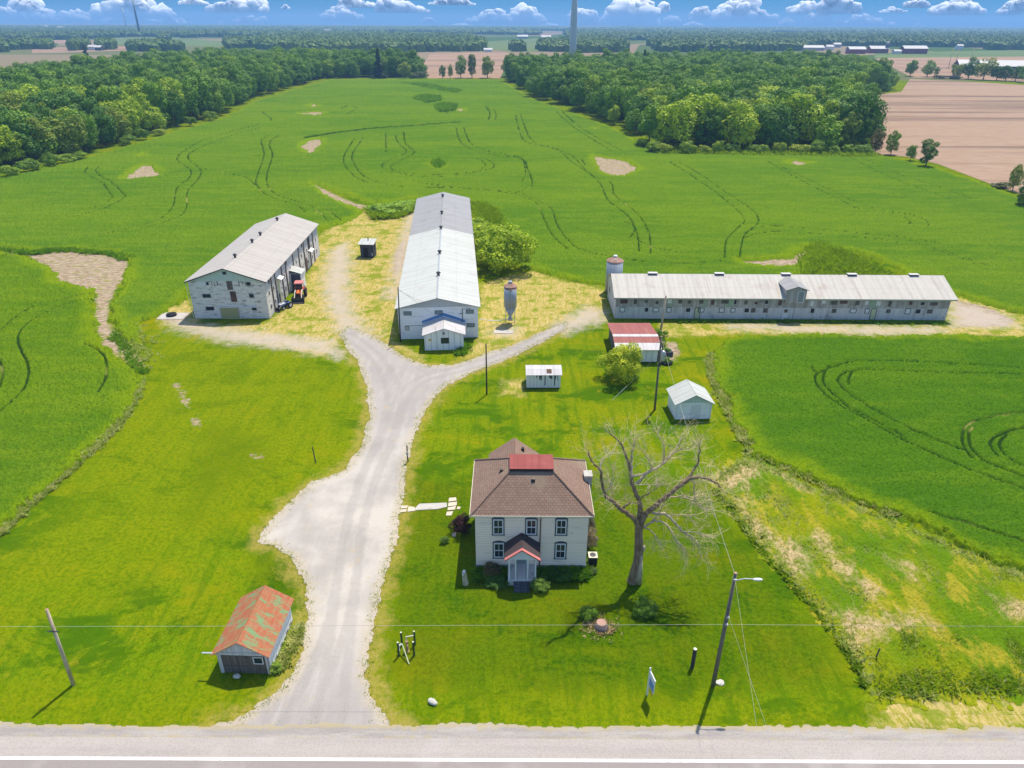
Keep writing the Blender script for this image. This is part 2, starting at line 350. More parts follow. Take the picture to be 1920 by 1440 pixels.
M['reed'] = blade_mat('reed', (.09, .22, .010), (.19, .34, .014)); M['reed_light'] = blade_mat('reed_light', (.28, .38, .03), (.56, .56, .20)); M['straw_blade'] = blade_mat('straw_blade', (.24, .22, .04), (.46, .38, .16)); M['brush'] = blade_mat('brush', (.17, .30, .006), (.30, .40, .01))
# ------------------------------------------------------------------ mesh builder
class MB:
    def __init__(s): s.v = []; s.f = []
    def add(s, vs, fs):
        b = len(s.v); s.v += [tuple(q) for q in vs]; s.f += [tuple(i+b for i in f) for f in fs]; return s
    def box(s, x0, y0, z0, x1, y1, z1):
        return s.add([(x0,y0,z0),(x1,y0,z0),(x1,y1,z0),(x0,y1,z0),(x0,y0,z1),(x1,y0,z1),(x1,y1,z1),(x0,y1,z1)],
                     [(0,3,2,1),(4,5,6,7),(0,1,5,4),(1,2,6,5),(2,3,7,6),(3,0,4,7)])
    def obox(s, c, r, n, up, w, d, h):
        c, r, n, up = Vector(c), Vector(r).normalized(), Vector(n).normalized(), Vector(up).normalized()
        vs = [c+r*(w/2*a)+n*(d/2*b)+up*(h/2*e) for e in (-1, 1) for a, b in ((-1, -1), (1, -1), (1, 1), (-1, 1))]
        fs = [(0,3,2,1),(4,5,6,7),(0,1,5,4),(1,2,6,5),(2,3,7,6),(3,0,4,7)]
        if r.cross(n).dot(up) < 0: fs = [tuple(reversed(f)) for f in fs]
        return s.add(vs, fs)
    def slab(s, pts, th):
        p = [Vector(q) for q in pts]; n = (p[1]-p[0]).cross(p[2]-p[0]).normalized(); k = len(p)
        fs = [tuple(range(k, 2*k)), tuple(reversed(range(k)))] + [(i, (i+1) % k, k+(i+1) % k, k+i) for i in range(k)]
        return s.add([q for q in p]+[q+n*th for q in p], fs)
    def prism(s, pts, z0, z1):
        k = len(pts)
        return s.add([(x, y, z0) for x, y in pts]+[(x, y, z1) for x, y in pts],
                     [tuple(range(k, 2*k)), tuple(reversed(range(k)))]+[(i, (i+1) % k, k+(i+1) % k, k+i) for i in range(k)])
    def tube(s, path, rad, n=8, cap=True):
        P = [Vector(p) for p in path]; k = len(P)
        if not isinstance(rad, (list, tuple)): rad = [rad]*k
        vs, fs = [], []; a = None
        for i, p in enumerate(P):
            d = (P[min(i+1, k-1)]-P[max(i-1, 0)]).normalized()
            if a is None: a = d.orthogonal().normalized()
            a = (a-d*a.dot(d)); a = a.normalized() if a.length > 1e-6 else d.orthogonal().normalized()
            b = d.cross(a)
            for j in range(n):
                t = 2*math.pi*j/n; vs.append(p+(a*math.cos(t)+b*math.sin(t))*rad[i])
        for i in range(k-1):
            for j in range(n):
                q = (j+1) % n; fs.append((i*n+j, i*n+q, (i+1)*n+q, (i+1)*n+j))
        if cap: fs += [tuple(reversed(range(n))), tuple(range((k-1)*n, k*n))]
        return s.add(vs, fs)
    def lathe(s, x, y, prof, n=24):
        return s.tube([(x, y, z+i*1e-5) for i, (r, z) in enumerate(prof)], [max(r, .002) for r, z in prof], n)
    def ell(s, c, r, nu=12, nv=8, jit=0):
        vs, fs = [], []
        for j in range(nv+1):
            th = math.pi*j/nv
            for i in range(nu):
                ph = 2*math.pi*i/nu; q = 1+random.uniform(-jit, jit)
                vs.append((c[0]+r[0]*q*math.sin(th)*math.cos(ph), c[1]+r[1]*q*math.sin(th)*math.sin(ph), c[2]-r[2]*q*math.cos(th)))
        for j in range(nv):
            for i in range(nu): fs.append((j*nu+i, j*nu+(i+1) % nu, (j+1)*nu+(i+1) % nu, (j+1)*nu+i))
        return s.add(vs, fs)
    def build(s, name, mat, parent=None, smooth=False):
        me = bpy.data.meshes.new(name); me.from_pydata(s.v, [], s.f); me.update()
        uvl = me.uv_layers.new(name='UVMap'); buf = np.zeros(len(me.loops)*2, dtype=np.float32)
        for p in me.polygons:
            n = p.normal
            u = Vector((0, 0, 1)).cross(n)
            u = u.normalized() if u.length > 1e-3 else Vector((1, 0, 0)); w = n.cross(u)
            for li in p.loop_indices:
                co = me.vertices[me.loops[li].vertex_index].co; buf[2*li] = co.dot(u); buf[2*li+1] = co.dot(w)
        uvl.data.foreach_set('uv', buf)
        if smooth: me.polygons.foreach_set('use_smooth', [True]*len(me.polygons))
        me.materials.append(M[mat] if isinstance(mat, str) else mat)
        o = bpy.data.objects.new(name, me); COL.objects.link(o)
        if parent: o.parent = parent
        return o
def npmesh(name, V, Q, mat, attrs=None, smooth=True):
    me = bpy.data.meshes.new(name); V = np.asarray(V, dtype=np.float32); Q = np.asarray(Q, dtype=np.int32); k = Q.shape[1]
    me.vertices.add(len(V)); me.vertices.foreach_set('co', V.ravel())
    me.loops.add(Q.size); me.loops.foreach_set('vertex_index', Q.ravel())
    me.polygons.add(len(Q)); me.polygons.foreach_set('loop_start', np.arange(0, Q.size, k, dtype=np.int32))
    me.polygons.foreach_set('use_smooth', np.full(len(Q), smooth))
    for a, d in (attrs or {}).items():
        me.attributes.new(a, 'FLOAT', 'POINT').data.foreach_set('value', np.asarray(d, dtype=np.float32))
    me.update(calc_edges=True); me.materials.append(M[mat] if isinstance(mat, str) else mat)
    return me
def link(name, me, parent=None):
    o = bpy.data.objects.new(name, me); COL.objects.link(o)
    if parent: o.parent = parent
    return o
def tag(o, label=None, cat=None, group=None, kind=None):
    if label: o['label'] = label
    if cat: o['category'] = cat
    if group: o['group'] = group
    if kind: o['kind'] = kind
    return o
def thing(name, label, cat, loc=(0, 0, 0), rz=0, group=None):
    o = bpy.data.objects.new(name, None); COL.objects.link(o); o.empty_display_size = .3
    o.location = loc; o.rotation_euler = (0, 0, rz); return tag(o, label, cat, group)
# ------------------------------------------------------------------ 2-D fields
def vnoise(x, y, s, seed=0):
    x = x*s+seed*17.3; y = y*s+seed*9.1; xi = np.floor(x).astype(np.int64); yi = np.floor(y).astype(np.int64); fx = x-xi; fy = y-yi
    fx = fx*fx*(3-2*fx); fy = fy*fy*(3-2*fy)
    def h(a, b):
        n = (a*374761393+b*668265263) & 0xffffffff; n = ((n ^ (n >> 13))*1274126177) & 0xffffffff; return ((n ^ (n >> 16)) & 0xffff)/65535.
    return (h(xi, yi)*(1-fx)+h(xi+1, yi)*fx)*(1-fy)+(h(xi, yi+1)*(1-fx)+h(xi+1, yi+1)*fx)*fy
def sdf(P, X, Y, far=None):
    """signed distance, positive inside; beyond `far` metres of the bbox it is just -far"""
    P = np.array(P, dtype=float)
    out = np.full(X.shape, -1e3 if far is None else -float(far))
    m = np.ones(X.shape, bool) if far is None else ((X > P[:, 0].min()-far) & (X < P[:, 0].max()+far) & (Y > P[:, 1].min()-far) & (Y < P[:, 1].max()+far))
    x, y = X[m], Y[m]
    if not len(x): return out
    d = np.full(x.shape, 1e18); ins = np.zeros(x.shape, bool)
    for (ax, ay), (bx, by) in zip(P, np.roll(P, -1, 0)):
        ex, ey = bx-ax, by-ay; L = ex*ex+ey*ey
        if L < 1e-12: continue
        t = np.clip(((x-ax)*ex+(y-ay)*ey)/L, 0, 1); d = np.minimum(d, (x-ax-t*ex)**2+(y-ay-t*ey)**2)
        if ey != 0: ins ^= ((ay > y) != (by > y)) & (x < ex*(y-ay)/ey+ax)
    d = np.sqrt(d); r = np.where(ins, d, -d)
    if far is not None: r = np.maximum(r, -far)
    out[m] = r; return out
def sdu(polys, X, Y, far):
    o = np.full(X.shape, -float(far))
    for p in polys: o = np.maximum(o, sdf(p, X, Y, far))
    return o
def pldist(pl, X, Y, far=3.):
    out = np.full(X.shape, float(far))
    for (ax, ay), (bx, by) in zip(pl[:-1], pl[1:]):
        m = (X > min(ax, bx)-far) & (X < max(ax, bx)+far) & (Y > min(ay, by)-far) & (Y < max(ay, by)+far)
        if not m.any(): continue
        ex, ey = bx-ax, by-ay; L = ex*ex+ey*ey+1e-9; x, y = X[m], Y[m]
        t = np.clip(((x-ax)*ex+(y-ay)*ey)/L, 0, 1); out[m] = np.minimum(out[m], np.hypot(x-ax-t*ex, y-ay-t*ey))
    return out
def crspline(pts, n=6):
    P = [Vector((*p, 0)) for p in pts]; o = []
    for i in range(len(P)-1):
        a, b, c, d = P[max(i-1, 0)], P[i], P[i+1], P[min(i+2, len(P)-1)]
        for k in range(n):
            t = k/n; q = .5*((2*b)+(c-a)*t+(2*a-5*b+4*c-d)*t*t+(3*b-a-3*c+d)*t**3); o.append((q.x, q.y))
    o.append((P[-1].x, P[-1].y)); return o
def grid(px, y0, y1, smax, ymaxlim=None):
    ys = [y0]
    while ys[-1] < y1:
        y = ys[-1]; ys.append(y+min(px*1.875*(y*y+CH*CH)/(CH*F)*.92, .06*y+2))
    ys = np.array(ys); ns = int(2*smax/(px*1.875/F*1.02)); s = np.linspace(-smax, smax, ns)
    S, Yg = np.meshgrid(s, ys); return S*(Yg+25), Yg
def quads(X, keep=None):
    h, w = X.shape; idx = np.arange(h*w).reshape(h, w)
    Q = np.stack([idx[:-1, :-1], idx[:-1, 1:], idx[1:, 1:], idx[1:, :-1]], -1).reshape(-1, 4)
    return Q if keep is None else Q[keep.ravel()]
def compact(V, Q, A):
    used = np.zeros(len(V), bool); used[Q.ravel()] = True; mp = np.cumsum(used)-1
    return V[used], mp[Q], {k: a[used] for k, a in A.items()}
# ------------------------------------------------------------------ areas (photo pixels traced on the ground)
MAIN = [(-90,470),(0,463),(60,472),(130,468),(215,478),(248,490),(225,542),(211,572),(208,600),(224,622),(245,640),(262,606),(300,588),(345,562),(356,548),(470,520),(600,428),(640,420),(668,408),(676,396),(655,387),(620,372),(585,345),(600,348),(690,380),(740,378),(775,373),(830,374),(885,381),(918,394),(935,420),(970,470),(990,505),(1060,524),(1110,531),(1140,535),(1400,540),(1500,515),(1560,470),(1600,470),(1680,500),(1730,535),(1790,553),(1850,570),(1920,590),(2050,625),
        (2300,520),(2150,430),(1925,376),(1860,352),(1760,318),(1700,303),(1640,291),(1400,289),(1230,284),(1150,241),(1060,207),(1000,187),(940,151),(870,150),(800,149),(700,149),(620,150),(540,172),(480,190),(420,222),(330,247),(200,287),(100,312),(0,332),(-120,360)]
HOLES = [[(228,337),(245,322),(262,310),(280,309),(292,316),(306,324),(300,331),(265,335)],[(258,291),(272,287),(274,293),(262,295)],[(562,276),(572,264),(590,260),(606,261),(602,275),(590,286),(575,288)],
         [(1110,290),(1130,294),(1152,297),(1180,303),(1200,318),(1175,331),(1145,331),(1122,322),(1112,304)],[(550,213),(590,209),(616,212),(592,217)],[(572,199),(588,195),(602,199),(585,202)],
         [(583,342),(598,350),(630,366),(668,382),(690,385),(684,392),(648,386),(610,370),(588,352)],[(1474,305),(1492,301),(1520,306),(1495,312)],[(806,306),(824,301),(838,310),(822,318),(808,313)],[(853,204),(870,203),(874,208),(858,210)],[(1112,240),(1120,240),(1120,243),(1112,243)],
         [(1380,487),(1440,486),(1480,483),(1512,462),(1522,470),(1505,502),(1440,500),(1390,495)],[(783,186),(800,179),(815,181),(822,190),(800,194)]]
LEFT = [(-120,480),(0,470),(48,484),(80,500),(108,512),(112,530),(160,538),(176,548),(174,575),(178,622),(190,650),(218,673),(248,694),(262,710),(252,745),(228,782),(190,825),(130,880),(60,940),(0,992),(-120,1090)]
RIGHTF = [(1342,652),(1365,640),(1400,634),(1480,630),(1600,634),(1760,634),(1920,632),(2200,640),(2500,900),(2300,1200),(1920,1068),(1850,1042),(1760,1004),(1700,974),(1640,950),(1560,916),(1490,884),(1430,862),(1400,832),(1380,795),(1352,740),(1338,695),(1334,670)]
MEADOW = [(1335,900),(1352,886),(1380,868),(1410,862),(1450,880),(1500,905),(1580,935),(1660,970),(1740,1005),(1840,1050),(1920,1080),(2150,1170),(2250,1330),(1920,1306),(1760,1308),(1640,1311),(1620,1280),(1600,1240),(1560,1185),(1500,1115),(1440,1048),(1390,985),(1350,935)]
DRIVE = [(330,1392),(395,1364),(470,1337),(532,1292),(565,1232),(580,1160),(575,1095),(548,1045),(520,1022),(490,1014),(502,988),(548,938),(590,905),(645,884),(680,842),(695,782),(693,732),(680,692),(655,652),(640,625),(655,612),(690,628),(720,646),(760,672),(800,687),(850,686),(900,668),(960,650),(1000,632),(1040,612),(1062,604),(1058,618),(1010,642),(960,668),(880,700),(835,720),(792,770),(768,830),(757,880),(752,945),(738,1010),(718,1080),(696,1175),(684,1260),(698,1312),(738,1362),(780,1392)]
STRAW = [[(300,575),(352,560),(380,605),(500,605),(560,560),(600,440),(650,412),(700,388),(775,380),(790,395),(770,480),(745,600),(742,640),(790,665),(800,690),(760,665),(700,630),(640,640),(610,670),(540,655),(400,620),(300,610)],
         [(900,530),(1000,508),(1060,526),(1135,540),(1140,600),(1060,610),(960,655),(880,672),(868,662),(895,640),(902,560)],[(1340,606),(1780,612),(1925,600),(1990,640),(1880,630),(1700,626),(1400,626),(1240,632),(1240,606)],
         [(1632,1312),(1760,1306),(1920,1305),(2200,1320),(2200,1385),(1920,1372),(1650,1372)],[(942,712),(978,714),(978,742),(940,740)],[(1780,545),(1850,566),(1930,595),(1930,615),(1780,612)]]
SOIL = [[(45,476),(80,473),(130,471),(190,477),(240,489),(235,515),(215,545),(205,570),(204,600),(212,622),(262,672),(274,692),(250,690),(212,662),(190,647),(180,612),(181,560),(150,540),(112,528),(90,500)],[(-60,464),(0,462),(40,472),(30,478),(-60,472)]] + HOLES[:8] + HOLES[9:12] + \
       [[(326,718),(333,719),(345,740),(357,765),(350,765),(338,745)],[(360,785),(372,790),(376,800),(362,795)],[(1790,562),(1850,575),(1905,600),(1890,612),(1800,612)],[(1258,665),(1245,648),(1262,640),(1278,660),(1262,676),(1240,680)],[(740,470),(765,440),(760,500),(735,520)],
        [(475,853),(492,852),(494,857),(478,858)],[(1420,880),(1432,870),(1440,885),(1428,898)],[(300,590),(350,585),(356,600),(310,606)]]
DIRT = [[(640,625),(612,560),(610,520),(622,470),(648,455),(656,490),(650,540),(662,590),(700,628),(690,640)],[(320,600),(400,612),(500,625),(620,640),(640,670),(600,660),(420,640),(330,615)],[(1040,612),(1100,575),(1135,585),(1130,600),(1062,625)],[(738,520),(745,470),(770,395),(780,400),(760,480),(752,540)],[(1370,608),(1760,614),(1760,622),(1640,626),(1560,622),(1370,616)],[(1780,565),(1880,590),(1900,612),(1790,612)],[(930,615),(965,615),(965,628),(930,628)],[(730,540),(746,535),(744,560),(724,558)]]
LUSH = [[(380,800),(430,790),(500,830),(520,870),(440,900),(380,980),(330,1000),(350,900)],[(760,640+240),(860,900),(1100,880),(1330,900),(1400,1000),(1560,1190),(1600,1290),(1200,1320),(780,1310),(715,1260),(730,1050)],[(480,1000),(560,1050),(560,1150),(470,1100)]]
YELLOW = [[(270,630),(400,640),(620,680),(680,740),(670,800),(560,880),(450,1000),(300,1100),(100,1150),(-50,1100),(120,920),(260,760)],[(-50,1290),(420,1270),(560,1260),(480,1340),(380,1362),(-50,1370)],[(690,1310),(760,1320),(1200,1320),(1630,1330),(1650,1372),(740,1370)]]
FRINGE_W = 1.0
G_ = {k: [gp(p) for p in v] for k, v in dict(straw=STRAW, soil=SOIL, dirt=DIRT, lush=LUSH, yellow=YELLOW).items()}
gMAIN, gLEFT, gRIGHT, gMEAD, gDRIVE = gp(MAIN), gp(LEFT), gp(RIGHTF), gp(MEADOW), gp(DRIVE)
gHOLES = [gp(h) for h in HOLES]
# ------------------------------------------------------------------ ground sheet
X, Y = grid(1.5, 6, 14000, 1.25)
x, y = X.ravel(), Y.ravel()
A = {k: sdu(v, x, y, 12) for k, v in G_.items()}
A['fringe'] = sdf(gDRIVE, x, y, 12)+FRINGE_W
V = np.stack([np.clip(x, -14300, 14300), y, np.zeros_like(x)], -1)
Z = (vnoise(x, y, .35, 3)-.5)*.05; V[:, 2] = np.where((y > 36) & (y < 600), Z-.03, -.03)
o = link('ground', npmesh('ground', V, quads(X), 'ground', A)); tag(o, 'mown yellow-green lawn and farm land running out to the horizon', 'ground', kind='structure')

def area(name, sd_fn, mat, z, px, y0, y1, extra=None, smax=.86, jit=0, edge_h=None, height=0):
    X, Y = grid(px, y0, y1, smax); x, y = X.ravel(), Y.ravel()
    if jit:
        k = px*1.875/F*1.02*(y+25); x = x+rng.uniform(-.35, .35, x.shape)*k; y = y+rng.uniform(-.35, .35, y.shape)*k
    sd = sd_fn(x, y)
    S = sd.reshape(X.shape); mx = np.maximum(np.maximum(S[:-1, :-1], S[1:, :-1]), np.maximum(S[:-1, 1:], S[1:, 1:]))
    keep = mx > 0
    zz = np.full(x.shape, z, dtype=float)
    A = {'edge': sd}
    if extra is not None and not height: A.update(extra(x, y))
    if height:
        t = np.clip(sd/.35, 0, 1); zz = z+height*t*t*(3-2*t)
        zz = np.where(sd > 0, zz, 0.0)
        if extra is not None:
            A.update(extra(x, y)); h2 = A.get('trk')
            hv = rng.uniform(-1, 1, x.shape)*np.clip(.0016*y, .10, .15)+(vnoise(x, y, .8, 5)-.5)*.2
            zz = zz+np.where(sd > .2, hv, 0)-(np.clip(h2, 0, 1)*.36*np.where(sd > .2, 1, 0) if h2 is not None else 0)
            if 'low' in A: zz = zz*(1-.86*A['low'])
            zz = np.maximum(zz, .004)
    V = np.stack([x, y, zz], -1); V, Q, A = compact(V, quads(X, keep), A)
    return link(name, npmesh(name, V, Q, mat, A))
# tyre tracks through the crop (photo pixels, both wheels of each pass)
TR = [[(165,315),(159,325),(175,335),(192,345),(204,360),(212,372)],[(186,314),(179,322),(192,334),(207,342),(222,355),(236,370)],[(212,372),(190,386),(165,392),(120,402)],[(236,370),(215,384),(180,398),(140,408)],
 [(480,236),(425,250),(375,267),(332,297),(357,320),(355,335),(332,355),(325,387),(300,412),(225,435),(175,442)],[(490,240),(440,254),(385,274),(352,295),(376,320),(370,340),(352,360),(350,390),(332,410),(250,437)],[(375,316),(420,326),(460,334),(480,350)],
 [(502,256),(490,265),(495,292),(482,332),(482,350),(505,370),(555,387),(572,400)],[(522,255),(505,270),(511,292),(501,327),(502,350),(525,370),(575,385),(597,398),(616,418)],[(590,402),(612,396),(640,416)],
 [(664,262),(646,292),(647,312),(665,332),(690,345)],[(681,260),(661,290),(665,310),(680,330),(712,345),(755,352),(830,354)],[(741,255),(747,270),(762,287),(730,300),(716,315),(750,327),(805,333),(880,328),(910,311),(892,297)],
 [(757,250),(760,270),(777,287),(755,300),(732,315),(755,325),(830,329),(910,321),(927,311),(910,299)],[(723,250),(724,286)],[(855,240),(862,265),(885,282),(925,292),(960,295),(980,302),(985,327),(978,342)],[(869,240),(880,267),(905,282),(945,290),(980,300),(990,320),(998,345),(990,356),(955,366)],
 [(770,340),(830,352),(900,358),(960,365),(1005,382),(1015,402),(1035,442),(1065,470)],[(800,345),(860,354),(960,362),(1000,375),(1032,392),(1045,425),(1067,455),(1087,470),(1135,482),(1200,492),(1320,498)],
 [(1180,490),(1260,496),(1330,494),(1370,488)],[(967,217),(975,252),(992,270),(1042,280),(1072,305),(1120,340),(1140,377),(1177,407),(1194,440),(1198,475)],[(975,215),(995,262),(1027,277),(1070,292),(1105,327),(1145,345),(1152,367),(1192,400),(1215,435),(1220,478)],
 [(1042,210),(1072,237),(1110,262),(1150,287)],[(1052,208),(1085,238),(1125,262),(1172,288)],[(1257,306),(1310,340),(1360,377),(1395,412),(1382,430),(1362,452),(1358,486)],[(1272,305),(1315,330),(1360,362),(1405,392),(1422,417),(1395,445),(1386,486)],[(1395,440),(1425,428),(1460,426),(1510,430),(1600,438),(1700,448),(1790,466)],[(1390,452),(1420,440),(1470,436),(1560,444),(1650,452),(1760,475),(1840,500)],
 [(1440,305),(1515,347),(1565,372),(1612,395)],[(1460,312),(1540,350),(1595,377),(1640,394)],[(1650,402),(1690,408),(1706,418),(1700,426)],[(1665,398),(1712,406),(1735,416),(1740,426)],[(1590,295),(1665,332),(1740,360),(1790,378)],[(1605,292),(1680,326),(1760,352),(1820,374)],[(1652,442),(1715,457),(1790,480),(1850,500)],
 [(1190,447),(1220,465),(1290,478)],[(640,205),(655,198),(668,204),(650,215)],[(490,210),(508,224),(505,228)],[(820,195),(840,215)],[(910,200),(918,212),(916,226)],[(925,205),(930,216),(928,226)],[(1090,300),(1098,312)],[(1180,450),(1190,430),(1170,418)],
 [(0,625),(25,602),(62,580),(110,566),(175,552)],[(172,562),(130,572),(87,590),(50,612),(35,637),(40,660),(54,690),(50,727),(25,755),(0,777)],[(157,647),(187,662),(200,682),(198,715),(184,740)],[(-8,670),(4,690),(6,712),(-4,740)],[(-20,490),(30,478),(60,488)],[(-60,820),(-20,795),(0,777)],
 [(2050,700),(1920,694),(1800,687),(1680,681),(1600,682),(1562,692),(1532,706),(1527,716),(1534,730),(1560,756),(1620,790),(1680,824),(1740,852),(1800,880),(1860,902),(1960,935)],[(1556,690),(1545,703),(1543,722),(1560,742),(1590,768),(1650,800),(1690,822)],[(2050,718),(1920,707),(1760,703),(1640,697),(1585,703),(1570,716),(1574,726),(1592,744),(1640,774),(1700,806),(1760,832),(1810,852)],[(1596,703),(1590,714),(1590,726)],
 [(2000,770),(1920,777),(1860,786),(1815,800),(1803,820),(1804,840),(1815,858),(1822,862)],[(1822,806),(1815,818),(1820,848),(1850,872),(1880,884),(1930,905)],[(2000,795),(1920,806),(1880,818),(1858,830),(1855,842),(1868,860)],[(1885,820),(1872,838),(1882,858),(1910,876),(1960,890)],[(1520,690),(1528,704)],[(1740,965),(1820,990),(1870,1006),(1925,1024)]]
TRG = [crspline(gp(t)) for t in TR]
HEDGE_LINE = crspline(gp([(575,259),(620,251),(660,246),(705,241),(780,236),(858,230)]))
def crop_extra(x, y):
    w = np.clip(.0011*y, .22, .7); t = np.zeros(x.shape)
    for pl in TRG:
        d = pldist(pl, x, y, 2.2); t = np.maximum(t, 1-np.clip((d-w*.5)/(w*.6), 0, 1))
    d = pldist(HEDGE_LINE, x, y, 6); t = np.maximum(t, 1-np.clip((d-.8)/2.2, 0, 1))
    return {'trk': t}
def field_sd(P, holes=()):
    def fn(x, y):
        s = sdf(P, x, y, 30)
        for h in holes: s = np.minimum(s, -sdf(h, x, y, 30)+.5)
        return s+(vnoise(x, y, .9, 1)-.5)*1.1+(vnoise(x, y, .22, 2)-.5)*1.4+(vnoise(x, y, 2.3, 7)-.5)*1.3*np.clip(1.3-np.abs(s)*.3, 0, 1)
    return fn
o = area('crop_field', field_sd(gMAIN, gHOLES), 'crop', .08, .95, 88, 705, crop_extra, jit=1, height=.42); o.color = (1.12, 1.0, .9, 1); tag(o, 'large green crop field behind the barns, crossed by curved wheel tracks', 'crop', kind='stuff')
o = area('crop_field', field_sd(gLEFT), 'crop', .08, .95, 50, 160, crop_extra, jit=1, height=.45); o.color = (1.1, .98, .6, 1); tag(o, 'dark green crop field west of the pale soil gully', 'crop', kind='stuff')
o = area('crop_field', field_sd(gRIGHT), 'crop', .08, .95, 50, 112, crop_extra, jit=1, height=.45); o.color = (.78, .84, .6, 1); tag(o, 'green crop field in front of the long barn with looping wheel tracks', 'crop', kind='stuff')
MSTRAW = [gp(p) for p in [[(1335,895),(1400,866),(1425,885),(1405,915),(1352,925)],[(1372,935),(1395,940),(1440,1000),(1510,1045),(1505,1085),(1480,1075),(1415,1000)],[(1510,1005),(1530,1005),(1580,1055),(1635,1110),(1625,1118),(1560,1065)],[(1560,1150),(1590,1155),(1640,1170),(1740,1165),(1735,1180),(1620,1200),(1610,1230),(1590,1215)],[(1680,1060),(1700,1060),(1720,1095),(1700,1090)],[(1880,1130),(1930,1140),(1930,1175),(1885,1160)],[(1450,880),(1480,890),(1520,920),(1500,918)]]]
def mead_extra(x, y): return {'strawy': sdu(MSTRAW, x, y, 8), 'low': 1-np.clip(sdf(gMEAD, x, y, 6)/2.5, 0, 1), 'trk': np.clip((vnoise(x, y, .5, 8)-.5)*1.6, -1, .6)}
o = area('meadow', field_sd(gMEAD), 'meadow', .1, .95, 34, 75, mead_extra, jit=1, height=.38); tag(o, 'rough meadow of tall weeds and straw patches beside the lawn', 'meadow', kind='stuff')
def drive_sd(x, y): return sdf(gDRIVE, x, y, 10)+(vnoise(x, y, 3.1, 4)-.5)*.35+(vnoise(x, y, 1.1, 6)-.5)*.3+(vnoise(x, y, .3, 6)-.5)*.4+.1
RUTC = [crspline(gp(q)) for q in ([(540,1370),(585,1290),(630,1180),(650,1080),(665,980),(692,890),(722,820),(738,760),(730,710),(700,665),(655,630)],[(620,1370),(625,1290),(640,1180),(652,1080),(668,980),(695,890),(728,820),(750,755),(790,712),(870,690),(960,661),(1050,612)])]
def rut_extra(x, y):
    t = np.zeros(x.shape)
    for pl in RUTC: t = np.maximum(t, 1-np.clip((np.abs(pldist(pl, x, y, 3.)-.85)-.25)/.5, 0, 1))
    return {'trk': t}
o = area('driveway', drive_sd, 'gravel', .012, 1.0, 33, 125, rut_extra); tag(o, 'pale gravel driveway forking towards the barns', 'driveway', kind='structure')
# road, shoulder, line
def strip(name, mat, y0, y1, z, x0=-260, x1=260, n=2):
    m = MB(); m.add([(x0, y0, z), (x1, y0, z), (x1, y1, z), (x0, y1, z)], [(0, 1, 2, 3)]); return m.build(name, mat)
tag(strip('road', 'asphalt', 25.5, 33.95, .030), 'worn grey asphalt road along the front of the farm', 'road', kind='structure')
tag(strip('road_marking', 'line_paint', 32.17, 32.40, .036), 'solid white edge line painted along the road', 'road marking', kind='structure')
def sh_sd(x, y): return np.minimum(35.0-y, y-33.7)+(vnoise(x, y, 2.5, 9)-.5)*.3+(vnoise(x, y, .3, 4)-.5)*.35
o = area('road_shoulder', lambda x, y: np.where(y < 33.8, -.5, sh_sd(x, y)), 'shoulder', .018, .9, 33.4, 36.2); tag(o, 'grey gravel shoulder along the road', 'shoulder', kind='structure')
# far fields
def sheet(name, px, mat, z, label, cat):
    m = MB(); p = gp(px); m.add([(a, b, z) for a, b in p], [tuple(range(len(p)))]); o = m.build(name, mat)
    if o.data.polygons[0].normal.z < 0: o.data.flip_normals()
    return tag(o, label, cat, kind='structure')
sheet('ploughed_field', [(1640,289),(1608,182),(1690,172),(1706,148),(1800,152),(1930,160),(2200,172),(2500,360),(2200,440),(1925,368),(1860,346),(1760,308),(1700,294)], 'plough', .03, 'bare pinkish brown field beyond the green crop, striped with damp soil', 'field')
sheet('ploughed_field', [(1712,146),(1640,110),(1760,104),(1925,106),(2100,110),(2100,160),(1930,154),(1800,147)], 'plough_far', .06, 'pale tan field in front of the distant red barns', 'field')
sheet('ploughed_field', [(802,147),(795,120),(806,101),(880,99),(965,98),(950,120),(938,147)], 'plough_far', .06, 'brown striped field in the gap between the two woods', 'field')
sheet('ploughed_field', [(-90,150),(78,146),(72,158),(30,172),(0,182),(-90,195)], 'plough', .06, 'pinkish bare field at the back of the western wood', 'field')
sheet('pasture', [(-60,94),(60,93),(60,100),(110,99),(330,92),(330,86),(-60,90)], 'plough_far', .07, 'tan field strip behind the western wood', 'field')
sheet('pasture', [(-60,76),(160,75),(165,80),(-60,83)], 'plough_far', .08, 'narrow pale field below the far woods', 'field')
sheet('pasture', [(190,72),(310,70),(430,78),(420,88),(210,84)], 'pasture', .08, 'hazy green pasture round the distant turbines', 'field')
sheet('pasture', [(910,78),(1010,72),(1055,80),(1060,97),(960,97),(912,92)], 'pasture', .08, 'hazy green pasture behind the big tower', 'field')
sheet('pasture', [(1640,100),(1790,96),(1930,94),(1930,106),(1640,109)], 'pasture', .09, 'green pasture strip below the distant red barns', 'field')
